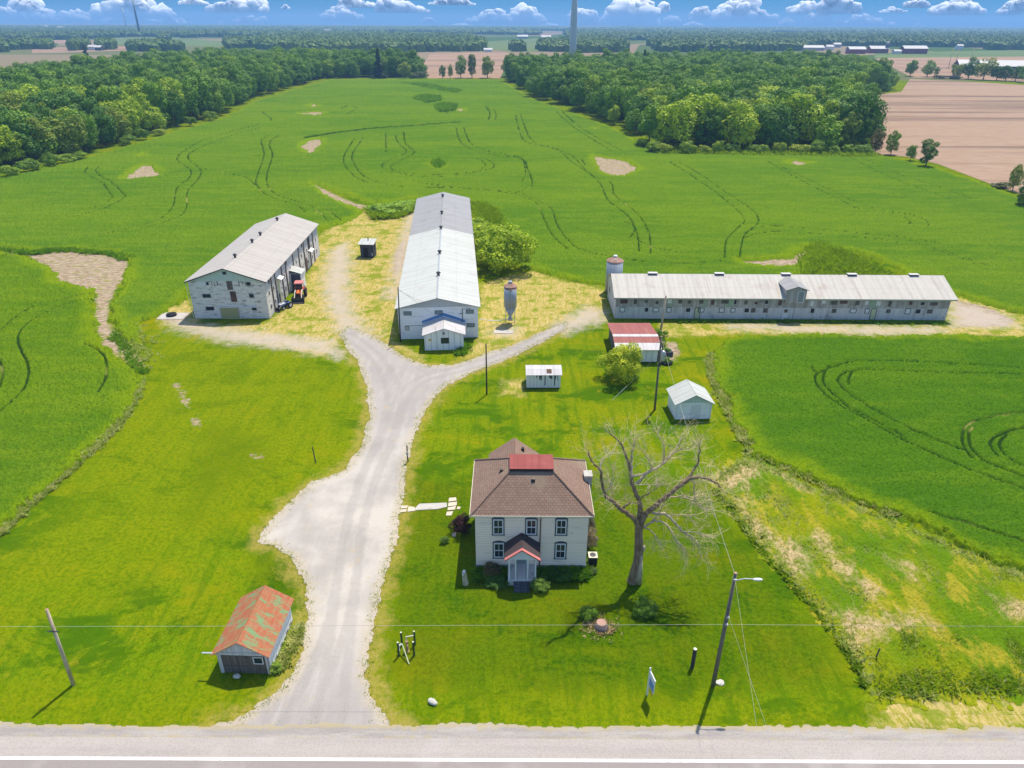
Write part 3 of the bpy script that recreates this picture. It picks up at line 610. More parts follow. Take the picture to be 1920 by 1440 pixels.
# ------------------------------------------------------------------ foliage
def crown_mesh(name, rx, rz, zc, nl, nf, leaf, seed, lobe=(.3, .46), cone=False):
    r = np.random.default_rng(seed); L = []
    while len(L) < nl:
        d = r.normal(size=3); d /= np.linalg.norm(d)
        if d[2] < -.85: continue
        k = r.uniform(.48, .92) if len(L) > nl*.2 else r.uniform(.1, .5)
        c = np.array([d[0]*rx*k, d[1]*rx*k, zc+d[2]*rz*k]); rad = r.uniform(*lobe)*rx
        if cone:
            t = len(L)/nl; c = np.array([d[0]*rx*(1-t)*.7, d[1]*rx*(1-t)*.7, zc-rz+2*rz*t]); rad = rx*(.16+.34*(1-t))
        L.append((c, rad))
    C = np.array([c for c, _ in L]); Rd = np.array([q for _, q in L])
    pr = Rd**2/np.sum(Rd**2); P = []; N = []
    while len(P) < nf:
        i = r.choice(len(L), p=pr); d = r.normal(size=3); d /= np.linalg.norm(d)
        if d[2] < -.6 and r.random() < .7: continue
        p = C[i]+d*Rd[i]*np.array([1, 1, .85])*(r.uniform(.84, 1.06) if r.random() > .13 else r.uniform(1.04, 1.32))
        if p[2] < .25: continue
        dd = np.linalg.norm((p-C)/np.array([1, 1, .85]), axis=1)
        if np.any(dd < Rd*.84): continue
        P.append(p); N.append(d*.9+r.normal(size=3)*.27+np.array([0, 0, .18]))
    P = np.array(P); N = np.array(N); N /= np.linalg.norm(N, axis=1)[:, None]
    a = np.cross(N, r.normal(size=(nf, 3))); a /= np.linalg.norm(a, axis=1)[:, None]; b = np.cross(N, a)
    s = r.uniform(.6, 1.25, nf)[:, None]*leaf; w = s*r.uniform(.55, .8, nf)[:, None]; dr = N*s*.18
    V = np.stack([P-a*s, P-b*w+dr, P+a*s, P+b*w+dr], 1).reshape(-1, 3); Q = np.arange(nf*4).reshape(-1, 4)
    return npmesh(name, V, Q, 'leaf', smooth=False)
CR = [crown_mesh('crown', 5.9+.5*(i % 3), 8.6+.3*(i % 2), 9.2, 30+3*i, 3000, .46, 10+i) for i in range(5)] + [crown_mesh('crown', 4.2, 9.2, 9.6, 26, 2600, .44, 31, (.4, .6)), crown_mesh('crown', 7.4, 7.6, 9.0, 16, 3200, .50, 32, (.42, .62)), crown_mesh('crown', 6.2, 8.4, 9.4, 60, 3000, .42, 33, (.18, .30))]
SPR = [crown_mesh('spruce_crown', 3.4, 9, 9.6, 34, 1500, .5, 40, cone=True)]
SH = [crown_mesh('bush_crown', 1.0, .95, .92, 22, 2200, .075, 60+i, (.26, .42)) for i in range(3)]
SHd = [crown_mesh('bush_crown', 1.0, .95, .92, 40, 7000, .042, 70+i, (.2, .34)) for i in range(2)]
def trunk_mesh(h, r0):
    m = MB(); m.tube([(0, 0, -.3), (.1, 0, h*.3), (.0, .15, h*.6), (.1, .1, h)], [r0*1.3, r0, r0*.75, r0*.3], 7)
    for k in range(5):
        t = 2*math.pi*k/5+.4; z = h*(.35+.1*k); m.tube([(0, 0, z), (math.cos(t)*1.6, math.sin(t)*1.6, z+1.8), (math.cos(t)*3, math.sin(t)*3, z+3)], [r0*.5, r0*.35, r0*.12], 5)
    return m
TK = trunk_mesh(13, .34).build('trunk', 'bark'); TKm = TK.data; bpy.data.objects.remove(TK)
DARK, MID, LIME, OLIVE = (.095, .215, .016, 1), (.165, .31, .015, 1), (.36, .48, .010, 1), (.25, .32, .03, 1)
def tree(name, x, y, h, label, cat, color, group=None, mesh=None, wide=1., rz=None, trunk=True, z=0):
    t = thing(name, label, cat, (x, y, z), random.uniform(0, 6.28) if rz is None else rz, group)
    me = mesh or random.choice(CR); k = h/18.; t.scale = (k*wide, k*wide, k)
    c = link('crown', me, t); c.color = color
    if trunk: link('trunk', TKm, t)
    return t
def bush(name, x, y, r, h, label, color, cat='shrub', dense=False, group=None):
    t = link(name, random.choice(SHd if dense else SH)); t.location = (x, y, 0); t.scale = (r, r, h/1.95); t.rotation_euler = (0, 0, random.uniform(0, 6)); t.color = (*color[:3], 1)
    return tag(t, label, cat, group)
# woods
WL = gp([(-180,365),(0,322),(100,304),(200,280),(330,240),(420,216),(478,184),(540,168),(612,147),(700,146),(798,146)])+gp([(806,108),(780,97),(600,93),(440,91),(300,95),(250,101),(120,112),(-60,116)], 18)
WL_hole = gp([(-90,150),(84,144),(78,160),(30,176),(0,186),(-90,200)])
WR = gp([(942,148),(1000,183),(1060,202),(1150,236),(1215,268),(1232,280),(1400,285),(1560,287),(1636,284),(1628,240),(1606,180),(1660,174),(1694,166),(1706,146)])+gp([(1690,122),(1600,100),(1400,96),(1200,100),(1080,102),(960,101)], 18)
def scatter(P, sp, holes=()):
    P = np.array(P); gx, gy = np.meshgrid(np.arange(P[:, 0].min(), P[:, 0].max(), sp), np.arange(P[:, 1].min(), P[:, 1].max(), sp))
    gx = gx+rng.uniform(-.38, .38, gx.shape)*sp; gy = gy+rng.uniform(-.38, .38, gy.shape)*sp; gx = gx.ravel(); gy = gy.ravel()
    s = sdf(P, gx, gy)
    for h in holes: s = np.minimum(s, -sdf(h, gx, gy))
    k = s > 1.5; return gx[k], gy[k], s[k]
rest = {'w': [], 'e': []}; ind = []
for key, P, holes in (('w', WL, [WL_hole]), ('e', WR, [])):
    a, b, s = scatter(P, 8.6, holes)
    for x, y, d in zip(a, b, s):
        u, v = proj(x, y, 12)
        if u < -60 or u > 1990: continue
        h = min(23, max(9.5, random.gauss(16.3, 3.2)))*(.88 if d < 5 else 1.0)
        ind.append((y, key, x, y, d, h))
STAND = [g(*q) for q in ((1262,279),(1392,276),(1545,284),(1610,262),(1310,222),(712,147),(1206,140),(165,120),(760,148))]
ind = [q for q in ind if all(math.hypot(q[2]-a, q[3]-b) > 7.5 for a, b in STAND)]
ind.sort(key=lambda q: q[0])
cnt = {'w': 0, 'e': 0}; CAP = {'w': 140, 'e': 140}
PH = {'w': 'the western wood', 'e': 'the wood behind the long barn'}
for _, key, x, y, d, h in ind:
    if cnt[key] < CAP[key]:
        cnt[key] += 1
        tone = random.choices(['dark', 'mid', 'lime', 'olive'], [4.0, 4, 2.4, 1.4])[0]
        col = {'dark': DARK, 'mid': MID, 'lime': LIME, 'olive': OLIVE}[tone]
        nm = {'dark': 'dark green', 'mid': 'mid green', 'lime': 'bright yellow-green', 'olive': 'olive green'}[tone]
        wh = 'on the field edge of' if d < 9 else 'inside'
        tree('broadleaf_tree', x, y, h, f'{nm} broadleaf tree {wh} {PH[key]}', 'tree', col, f'{nm} trees {wh} {PH[key]}', wide=random.uniform(.8, 1.25))
    else: rest[key].append((x, y, h))
# named standouts of the wood edge
def tr(u, v, h, *a, **k): x, y = g(u, v); return tree(k.pop('name', 'broadleaf_tree'), x, y, h, *a, **k)
tr(1262, 279, 19, 'broad round tree with bright yellow-green top on the wood corner', 'tree', (.40,.52,.008,1), wide=1.2)
tr(1392, 276, 17, 'tall bright yellow-green tree beside darker ones on the wood edge', 'tree', (.40,.54,.008,1), wide=.95)
tr(1545, 284, 14, 'wide flat-topped bright green tree near the brown field corner', 'tree', (.26,.42,.010,1), wide=1.35)
tr(1610, 262, 17, 'thin-crowned grey-green tree leaning over the brown field', 'tree', (.13,.17,.04,1), wide=.95)
tr(1310, 222, 21, 'large yellow-green tree rising behind the wood corner', 'tree', (.36,.48,.010,1), wide=1.1)
tr(712, 147, 24, 'dark pointed spruce at the far edge of the western wood', 'tree', (.03,.07,.018,1), name='spruce_tree', mesh=SPR[0], wide=1.3)
tr(1206, 140, 22, 'dark spruce poking above the wood behind the long barn', 'tree', (.03,.07,.018,1), name='spruce_tree', mesh=SPR[0])
tr(165, 120, 20, 'dark spruce standing among the western wood', 'tree', (.03,.075,.018,1), name='spruce_tree', mesh=SPR[0], wide=1.2)
tr(760, 148, 15, 'pale rounded tree at the gap end of the western wood', 'tree', OLIVE, wide=1.1)
# shrubs along the wood edges
for i, (u, v) in enumerate([(20,331),(55,322),(95,313),(120,306),(150,300),(240,272),(270,262),(300,254),(360,236),(395,226),(1205,276),(1225,286),(1245,287),(1290,288),(1320,288),(1345,288),(1370,288),(1420,288),(1460,288),(1500,288),(1530,289),(1560,290),(1590,290),(1615,290)]):
    x, y = g(u, v); w = u < 700
    bush('edge_shrub', x, y, random.uniform(2.4, 4), random.uniform(3, 5.5), 'low leafy shrub at the foot of '+PH['w' if w else 'e'], random.choice([(.24,.36,.02),(.16,.28,.015),(.34,.42,.04)]), group='shrubs at the foot of '+PH['w' if w else 'e'])
x, y = g(380, 212); bush('willow_shrub', x, y, 6.5, 4.2, 'pale grey-green rounded shrub at the bend of the western wood', (.27,.32,.13))
x, y = g(372, 224); bush('willow_shrub', x, y, 4, 2.6, 'small yellowish shrub below the pale one at the wood bend', (.30,.33,.06))
# rest of the woods: one object each, instanced crowns
def wood_stuff(name, pts, label):
    me = bpy.data.meshes.new(name); P = np.array(pts)
    me.vertices.add(len(P)); me.vertices.foreach_set('co', np.stack([P[:, 0], P[:, 1], np.zeros(len(P))], -1).astype(np.float32).ravel())
    me.attributes.new('size', 'FLOAT', 'POINT').data.foreach_set('value', (P[:, 2]/18).astype(np.float32))
    me.attributes.new('turn', 'FLOAT', 'POINT').data.foreach_set('value', rng.uniform(0, 6.28, len(P)).astype(np.float32))
    me.attributes.new('kindno', 'INT', 'POINT').data.foreach_set('value', rng.integers(0, len(SRC), len(P)).astype(np.int32))
    o = link(name, me); o.color = (.16, .30, .016, .5)
    ng = bpy.data.node_groups.new(name, 'GeometryNodeTree'); N = ng.nodes; Lk = ng.links.new
    ng.interface.new_socket('Geometry', in_out='INPUT', socket_type='NodeSocketGeometry'); ng.interface.new_socket('Geometry', in_out='OUTPUT', socket_type='NodeSocketGeometry')
    gi = N.new('NodeGroupInput'); go = N.new('NodeGroupOutput'); ip = N.new('GeometryNodeInstanceOnPoints'); jn = N.new('GeometryNodeJoinGeometry')
    for s in reversed(SRC):
        oi = N.new('GeometryNodeObjectInfo'); oi.inputs['Object'].default_value = s; oi.inputs['As Instance'].default_value = True; Lk(oi.outputs['Geometry'], jn.inputs[0])
    def na(n, ty):
        q = N.new('GeometryNodeInputNamedAttribute'); q.data_type = ty; q.inputs['Name'].default_value = n; return q.outputs[0]
    cx = N.new('ShaderNodeCombineXYZ'); Lk(na('turn', 'FLOAT'), cx.inputs[2]); e = N.new('FunctionNodeEulerToRotation'); Lk(cx.outputs[0], e.inputs[0])
    Lk(gi.outputs[0], ip.inputs['Points']); Lk(jn.outputs[0], ip.inputs['Instance']); ip.inputs['Pick Instance'].default_value = True
    Lk(na('kindno', 'INT'), ip.inputs['Instance Index']); Lk(e.outputs[0], ip.inputs['Rotation']); Lk(na('size', 'FLOAT'), ip.inputs['Scale']); Lk(ip.outputs[0], go.inputs[0])
    md = o.modifiers.new('trees', 'NODES'); md.node_group = ng
    return tag(o, label, 'wood', kind='stuff')
SRC = []
seen = {}
for ob in bpy.data.objects:
    if ob.type == 'MESH' and ob.parent and ob.name.startswith('crown') and ob.data in CR:
        tone = tuple(round(q, 3) for q in ob.color); lim = {round(DARK[0], 3): 6, round(MID[0], 3): 7, round(LIME[0], 3): 2, round(OLIVE[0], 3): 2}.get(tone[0], 0)
        if seen.get(tone, 0) < lim: seen[tone] = seen.get(tone, 0)+1; SRC.append(ob)
wood_stuff('wood', rest['w'], 'deep mass of tree crowns filling the western wood')
wood_stuff('wood', rest['e'], 'deep mass of tree crowns filling the wood behind the long barn')
# lone trees
for u, v, h, l, c, wd in [(830,147,11,'small dark tree first in the row before the brown striped field',DARK,.8),(845,147,12,'thin see-through tree second in the row before the brown striped field',OLIVE,.7),(864,146,19,'tall twin-crowned tree in the row before the brown striped field',MID,.8),(885,146,20,'tall narrow dark tree in the row before the brown striped field',DARK,.75),(914,146,21,'loose airy tree beside the eastern wood in the gap',OLIVE,.85),
    (1706,143,17,'round tree at the end of the eastern wood facing the tan field',MID,1.),(1738,144,15,'two-stemmed round tree on the brown field hedge',MID,1.1),(1755,143,9,'small bushy tree on the brown field hedge',MID,.9),(1792,147,14,'airy pale tree on the brown field hedge',OLIVE,1.1),(1815,148,19,'dark tall tree on the brown field hedge',DARK,1.),(1843,150,19,'wide spreading tree with pale gaps on the hedge',OLIVE,1.2),(1868,151,14,'dense dark hedge tree before the long pale shed',DARK,1.2),(1885,152,13,'squat dark hedge tree beside the long pale shed',DARK,1.3),(1903,153,13,'dark hedge tree close to the photo margin',DARK,1.2),(1922,155,14,'last hedge tree cut by the photo margin',MID,1.3),
    (1735,313,9.5,'dark double-crowned small tree alone between crop and brown field',DARK,1.1),(1706,301,6.5,'slim young tree beside the lone double-crowned tree',MID,.8),(1670,290,9,'dark bushy tree ending the wood along the brown field',MID,.8),(1640,287,9,'yellow and pinkish small tree at the wood corner',(.16,.15,.03,1),.8),(1898,358,8,'thin ragged small tree on the yellow field margin',OLIVE,.7),(1918,386,7,'dark rounded bush at the crop margin cut by the photo',DARK,1.3)]:
    tr(u, v, h, l, 'tree', c, wide=wd)
for u, v, r, h, l, c in [(1875,352,3,1.8,'low olive shrub on the yellow field margin',(.09,.11,.02)),(1790,148,7,3.2,'low dark hedge bush under the airy pale tree',(.03,.06,.012)),(1765,147,8,3.,'low dark hedge bush along the brown field',(.03,.065,.012)),(788,146,8,6,'pale scrub bush at the head of the crop field',(.10,.14,.04)),(775,148,4,4,'small grey-green scrub bush at the head of the crop field',(.07,.11,.03)),(848,318-10,.1,.1,'',(0,0,0))]:
    if l: x, y = g(u, v); bush('scrub_bush', x, y, r, h, l, c)
# far woods: low clumps, one object per belt
def far_wood(px, label, sp=None, hh=15, color=(.11,.19,.025), dens=1.0, z=0):
    P = np.array(gp(px)); pts = []
    y = P[:, 1].min()
    while y < P[:, 1].max():
        dx = max(11, y*.0052); xs = np.arange(P[:, 0].min(), P[:, 0].max(), dx)+rng.uniform(0, dx)
        ys = np.full(xs.shape, y)+rng.uniform(-.4, .4, xs.shape)*max(14, y*.010); xs = xs+rng.uniform(-.3, .3, xs.shape)*dx
        k = (sdf(P, xs, ys) > 0) & (rng.random(xs.shape) < dens) & ((dens >= 1) | (vnoise(xs, ys, .0016, 3) < dens*.85)) & (np.abs(xs) < .78*(ys+25))
        pts += [(a, b, dx) for a, b in zip(xs[k], ys[k])]
        y += max(13, y*.011)
    if not pts: return
    pts = np.array(pts); n = len(pts)
    ph, th = np.meshgrid(np.arange(9)*2*math.pi/9, np.array([.12, .5, .95, 1.4, 1.9])); ph = ph.ravel(); th = th.ravel()
    B = np.stack([np.sin(th)*np.cos(ph), np.sin(th)*np.sin(ph), np.cos(th)], -1)
    J = rng.uniform(.72, 1.22, (n, len(B), 1)); sc = np.stack([pts[:, 2]*rng.uniform(.6, .95, n), pts[:, 2]*rng.uniform(.6, .95, n), hh*rng.uniform(.32, .6, n)], -1)
    V = B[None]*J*sc[:, None]; V[:, :, 0] += pts[:, :1]; V[:, :, 1] += pts[:, 1:2]; V[:, :, 2] += (hh*rng.uniform(.42, .62, n))[:, None]
    V[:, 36:, 2] = 0
    q = []
    for j in range(4):
        for i in range(9): q.append((j*9+i, (j+1)*9+i, (j+1)*9+(i+1) % 9, j*9+(i+1) % 9))
    q = np.array(q); Q = (q[None]+(np.arange(n)*45)[:, None, None]).reshape(-1, 4); 
    top = np.array([[0, 1, 2, 3], [0, 3, 4, 5], [0, 5, 6, 7], [0, 7, 8, 8]])[:3]; T = (top[None]+(np.arange(n)*45)[:, None, None]).reshape(-1, 4)
    o = link('far_wood', npmesh('far_wood', V.reshape(-1, 3), np.concatenate([Q, T]), 'leaf', smooth=False)); o.color = (*color, 1)
    return tag(o, label, 'wood', kind='stuff')
far_wood([(470,80),(560,70),(700,66),(880,72),(908,84),(908,96),(760,98),(560,97),(480,92)], 'hazy wooded rise behind the western wood', color=(.12,.205,.025))
far_wood([(1010,86),(1080,78),(1130,76),(1175,88),(1170,98),(1100,99),(1012,96)], 'small hazy wood beside the big tower', color=(.13,.215,.025))
far_wood([(1215,86),(1290,76),(1480,72),(1540,84),(1500,95),(1380,97),(1240,98)], 'hazy wood behind the wood of the long barn')
far_wood([(1440,68),(1700,64),(1930,66),(1930,90),(1700,88),(1560,86),(1450,84)], 'long bluish wood behind the distant red barns', color=(.115,.19,.025))
far_wood([(-40,58),(150,56),(430,57),(430,70),(250,69),(120,75),(-40,76)], 'long bluish wood below the turbines', color=(.10,.175,.025))
far_wood([(430,57),(900,56),(1010,60),(1010,66),(700,63),(480,72),(430,68)], 'hazy low wood along the middle horizon', dens=.7)
far_wood([(1060,62),(1400,60),(1440,66),(1440,73),(1290,75),(1180,76),(1070,74)], 'hazy low wood right of the big tower', dens=.75)
far_wood([(-40,51.5),(960,52),(1960,54),(1960,63),(1500,61),(960,57.5),(430,56),(-40,56)], 'faint blue woods along the whole horizon', dens=.8)
far_wood([(-40,94),(10,82),(14,94),(10,98),(-40,99)], 'dark tree clump at the western margin beyond the wood')
far_wood([(20,88),(72,84),(76,92),(24,94)], 'short dark tree belt in the western tan field'); far_wood([(76,87),(98,86),(98,92),(78,93)], 'small tree clump after the short belt')
far_wood([(132,88),(164,86),(166,94),(134,95)], 'tree clump left of the white farmstead'); far_wood([(186,86),(214,84),(216,93),(188,94)], 'dark round tree clump beside the white farmstead')
far_wood([(248,92),(276,88),(300,90),(340,92),(340,96),(250,97)], 'trees behind the western wood crest', dens=.7); far_wood([(425,80),(470,78),(470,90),(425,92)], 'tree clump on the edge of the hazy pasture')
far_wood([(300,70),(318,69),(318,76),(302,77)], 'lone tree clump in the hazy pasture'); far_wood([(340,70),(400,70),(400,75),(340,75)], 'thin tree row across the hazy pasture', dens=.6)
far_wood([(960,92),(980,90),(980,96),(962,97)], 'small bluish clump behind the brown striped field'); far_wood([(1850,86),(1925,84),(1925,94),(1850,94)], 'dark tree belt far behind the pale shed')
# big shrub mass beside the middle barn, round bush, house shrubs
bush('bush', -1.3, 142.5, 6.3, 10.0, 'huge bright yellow-green bush against the side of the middle barn', (.36,.48,.006), dense=True)
bush('bush', -4.6, 150, 4.6, 7.5, 'smaller lime bush tucked behind the huge one at the middle barn', (.36,.48,.008), dense=True)
bush('bush', -9.2, 172, 3.4, 3.6, 'low scrubby bush at the rear corner of the middle barn', (.34,.46,.008))
bush('bush', -8.2, 163, 3.6, 4.2, 'scrubby lime bush halfway along the rear of the middle barn', (.36,.48,.008))
bush('bush', 15.9, 91.8, 3.3, 6.1, 'round yellow-green bush standing on the lawn before the red-roofed shed', (.46,.52,.015), dense=True)
bush('shrub', -5.0, 57.2, 1.15, 2.2, 'dark purple-leaved shrub at the house corner by the stone path', (.06,.012,.025), dense=True)
bush('shrub', -1.9, 50.9, .9, 1.35, 'brownish flowering shrub under the house front window', (.14,.12,.05), dense=True)
bush('shrub', 2.6, 49.3, .95, 1.0, 'leafy green plant clump beside the porch steps', (.12,.22,.03), dense=True)
bush('shrub', 4.6, 50.9, 1.1, .8, 'low dark foundation plant under the house wall', (.05,.13,.015)); bush('shrub', -1.3, 49.7, 1.0, .7, 'low spreading plant before the porch corner', (.06,.15,.02))
bush('shrub', 7.75, 54.8, .8, 2.6, 'cream-flowered shrub against the house side wall', (.30, .26, .20), dense=True); bush('shrub', 7.9, 57.2, .7, 2.2, 'second pale-flowered shrub behind the cream one', (.22, .2, .15), dense=True)
bush('shrub', 7.6, 51.3, .5, .6, 'small green plant at the house corner by the cooling unit', (.09, .15, .03))
bush('shrub', -6.6, 55.6, .5, .75, 'small round green shrub beside the stone path', (.12,.22,.03), dense=True)
x, y = g(1104, 1158); bush('shrub', x, y, .85, 1.1, 'small round shrub close to the tree stump', (.13,.24,.012), dense=True)
x, y = g(1207, 1150); bush('shrub', x, y, 1.15, 1.35, 'low wide shrub below the dead tree', (.11,.22,.01), dense=True)
x, y = g(515, 1258); bush('shrub', x, y, .55, .8, 'leafy weed at the corner of the rusty-roofed shed', (.2,.32,.03))
bush('shrub', 23.4, 104.5, 1.5, 2.8, 'leafy green shrub at the back corner of the red-roofed shed', (.12,.25,.012), dense=True)
for u, v, r, h, l in [(730,400,5,2.6,'low green thicket behind the straw yard'),(760,392,4,2.4,'green thicket touching the rear of the middle barn'),(715,398,3.5,2,'leafy clump at the crop edge near the middle barn')]:
    x, y = g(u, v); bush('thicket', x, y, r, h, l, (.26,.42,.012))
# ------------------------------------------------------------------ weeds and tufts (uncountable)
def tufts(name, pts, hmin, hmax, mat, label, cat='weeds', w=.10, blades=7, spread=.28):
    n = len(pts); P = np.repeat(np.array(pts), blades, 0); k = len(P)
    a = rng.uniform(0, 6.28, k); rr = rng.uniform(0, spread, k); bx = P[:, 0]+np.cos(a)*rr; by = P[:, 1]+np.sin(a)*rr
    h = rng.uniform(hmin, hmax, k); ln = rng.uniform(.5, 1.3, k)*h; b = rng.uniform(0, 6.28, k); ww = w*rng.uniform(.6, 1.4, k)
    px, py = np.cos(b)*ww, np.sin(b)*ww; qx, qy = np.cos(a)*ln, np.sin(a)*ln
    V = np.stack([np.stack([bx-px, by-py, np.zeros(k)], -1), np.stack([bx+px, by+py, np.zeros(k)], -1), np.stack([bx+px*.8+qx*.5, by+py*.8+qy*.5, h*.62], -1), np.stack([bx+qx, by+qy, h], -1)], 1).reshape(-1, 3)
    return tag(link(name, npmesh(name, V, np.arange(k*4).reshape(-1, 4), mat, smooth=False)), label, cat, kind='stuff')
def along(px, n, wid): 
    P = crspline(gp(px), 12); L = np.array(P); i = rng.integers(0, len(L)-1, n); t = rng.random(n)[:, None]; q = L[i]*(1-t)+L[i+1]*t
    return q+rng.normal(size=(n, 2))*wid
def inside(px, n):
    P = np.array(gp(px)); o = np.zeros((0, 2))
    while len(o) < n:
        q = rng.uniform(P.min(0), P.max(0), (n*2, 2)); o = np.concatenate([o, q[sdf(P, q[:, 0], q[:, 1]) > 0]])
    return o[:n]
tufts('weeds', along([(262,712),(250,750),(225,790),(185,832),(125,885),(60,942),(0,995),(-60,1045)], 1100, .35), .2, .5, 'reed_light', 'pale seeding grass along the edge of the western crop')
tufts('weeds', along([(212,630),(235,655),(255,690),(270,700)], 160, .4), .25, .6, 'reed', 'dark rank weeds along the soil gully')
tufts('weeds', along([(222,640),(245,615),(258,640),(262,660),(275,690)], 170, 1.2), .2, .5, 'reed_light', 'pale weeds between gully and mown lawn')
tufts('weeds', along([(1336,668),(1336,700),(1352,742),(1380,795),(1402,832)], 450, .35), .25, .6, 'reed_light', 'whitish flowering weeds edging the crop beside the garden shed')
tufts('weeds', along([(1342,918),(1392,985),(1440,1046),(1500,1112),(1560,1182),(1600,1238),(1622,1290)], 320, .15), .1, .28, 'brush', 'grass fringe where the meadow meets the lawn')
tufts('weeds', along([(1405,848),(1460,868),(1540,905),(1600,930),(1680,962)], 320, .5), .25, .55, 'reed_light', 'pale seeding grass between meadow and crop')
tufts('meadow_grass', inside(MEADOW[:-6]+[(1920,1300),(1640,1305),(1560,1180),(1390,985)], 3500), .25, .6, 'reed_light', 'scattered tall yellow-green grass tufts over the rough meadow', w=.07)
tufts('meadow_grass', inside([(1640,1220),(1740,1170),(1920,1180),(1960,1300),(1650,1302)], 1300), .3, .6, 'brush', 'tall green grass in the low corner of the meadow', w=.07)
tufts('reed_bed', inside([(1512,462),(1545,458),(1590,475),(1650,498),(1640,512),(1500,512),(1505,490)], 420), .4, 1.6, 'brush', 'dense green reeds behind the long barn roof', w=.12, spread=.9)
tufts('reed_bed', inside([(820,203),(835,198),(852,202),(850,209),(828,211)], 260), 1.5, 3, 'reed', 'dark oval reed patch in the far crop', w=.4, spread=1.5)
tufts('reed_bed', inside([(776,186),(790,180),(820,182),(826,190),(800,194)], 260), 1., 2.4, 'reed', 'reed ring round the bare spot in the far crop', w=.4, spread=1.5)
tufts('reed_bed', inside([(752,156),(800,158),(850,168),(872,172),(850,175),(800,166)], 260), .8, 1.8, 'reed', 'dark reed line curving through the head of the crop', w=.4, spread=1.6)
tufts('weeds', along([(1270,604),(1480,603),(1770,607)], 400, .3), .15, .45, 'reed', 'dark weeds along the foot of the long barn')
tufts('weeds', along([(860,665),(870,655),(872,650)], 90, .4), .3, .7, 'reed', 'green weeds at the annex corner')
tufts('weeds', along([(520,1258),(548,1212),(560,1178)], 160, .22), .12, .4, 'reed_light', 'rank grass beside the rusty-roofed shed')
tufts('weeds', inside([(690,395),(775,382),(772,400),(745,410),(700,412)], 900), .5, 1.6, 'brush', 'bright green rank growth behind the straw yard', w=.15, spread=.6)
tufts('weeds', inside([(1340,532),(1500,512),(1660,508),(1740,540),(1500,545)], 600), .3, .9, 'brush', 'bright rank grass behind the long barn', w=.15, spread=.6)
tufts('weeds', inside([(888,385),(925,398),(940,425),(905,430)], 900), .5, 2.0, 'brush', 'tall bright weeds beside the rear of the middle barn', w=.15, spread=.7)
tufts('weeds', inside([(806,306),(824,300),(840,308),(822,318)], 60), .4, 1.6, 'reed', 'ragged weeds round the stump in the open crop', w=.2, spread=.8)
tufts('weeds', along([(0,470),(60,476),(110,470),(200,476),(245,486)], 500, .7), .4, .9, 'reed', 'dark grass at the head of the soil gully')
tufts('garden_plants', np.concatenate([rng.uniform((-3.2, 50.2), (-.4, 51.6), (300, 2)), rng.uniform((2.5, 50.3), (7, 51.6), (420, 2))]), .2, .75, 'reed', 'dark garden plants along the house front', 'plants', w=.06)
def edge_pts(px, n, wid):
    P = gp(px); P = P+[P[0]]; return along_pts(P, n, wid)
def along_pts(P, n, wid):
    L = np.array(P); d = np.hypot(*(L[1:]-L[:-1]).T); i = rng.choice(len(d), n, p=d/d.sum()); t = rng.random(n)[:, None]; q = L[i]*(1-t)+L[i+1]*t
    return q+rng.normal(size=(n, 2))*wid
q = edge_pts(DRIVE[1:-1], 1700, .28); q = q[q[:, 1] > 35.2]
tufts('verge_grass', q, .03, .11, 'brush', 'green grass clumps along the driveway edges', w=.035, spread=.3)
tufts('lawn_tufts', inside([(1225,268),(1300,280),(1400,286),(1640,290),(1640,296),(1400,292),(1230,290)], 700), .6, 2.0, 'brush', 'bright rank grass along the foot of the eastern wood', w=.3, spread=1.)
# ------------------------------------------------------------------ buildings
XP, XN, YN, YP, UP = Vector((1, 0, 0)), Vector((-1, 0, 0)), Vector((0, -1, 0)), Vector((0, 1, 0)), Vector((0, 0, 1))
def opening(par, name, c, n, w, h, mat, frame=None, fw=.09, d=.05, sub='pane', label=None):
    c = Vector(c); n = Vector(n); r = n.cross(UP)*-1 if True else None
    r = UP.cross(n)
    if frame:
        m = MB()
        m.obox(c+UP*(h/2+fw/2)+n*(d/2), r, n, UP, w+2*fw, d, fw); m.obox(c-UP*(h/2+fw/2)+n*(d/2), r, n, UP, w+2*fw, d, fw)
        for s in (-1, 1): m.obox(c+r*s*(w/2+fw/2)+n*(d/2), r, n, UP, fw, d, h)
        o = m.build(name, frame, par); q = MB(); q.obox(c+n*.012, r, n, UP, w, .024, h); q.build(sub, mat, o)
    else:
        q = MB(); q.obox(c+n*d/2, r, n, UP, w, d, h); o = q.build(name, mat, par)
    if label: o['label'] = label
    return o
def gable_walls(W, L, ev, rg, z0=0):
    m = MB(); e = W/2
    m.add([(0,0,z0),(W,0,z0),(W,0,ev),(0,0,ev),(0,L,z0),(W,L,z0),(W,L,ev),(0,L,ev)], [(0,1,2,3),(5,4,7,6),(4,0,3,7),(1,5,6,2)]); return m
class GE(list):
    def build(s, n, mt, p): return [m.build(n, mt, p) for m in s]
def gable_ends(W, L, ev, rg, d=.02):
    e = W/2; out = GE()
    for y, s in ((0, -1), (L, 1)):
        m = MB(); out.append(m)
        a = [(0, y, ev), (W, y, ev), (e, y, rg)]; m.slab([a[0], a[1], a[2]] if s < 0 else [a[1], a[0], a[2]], d)
    return out
def gable_roof(W, L, ev, rg, ov=.4, oy=.4, th=.1, y0=None, y1=None, sides=(0, 1)):
    m = MB(); e = W/2; sl = (rg-ev)/e; a = 0-oy if y0 is None else y0; b = L+oy if y1 is None else y1; dz = .01
    if 0 in sides: m.slab([(-ov, a, ev-ov*sl+dz), (e, a, rg+dz), (e, b, rg+dz), (-ov, b, ev-ov*sl+dz)], th)
    if 1 in sides: m.slab([(e+.001, a, rg+dz), (W+ov, a, ev-ov*sl+dz), (W+ov, b, ev-ov*sl+dz), (e+.001, b, rg+dz)], th)
    return m
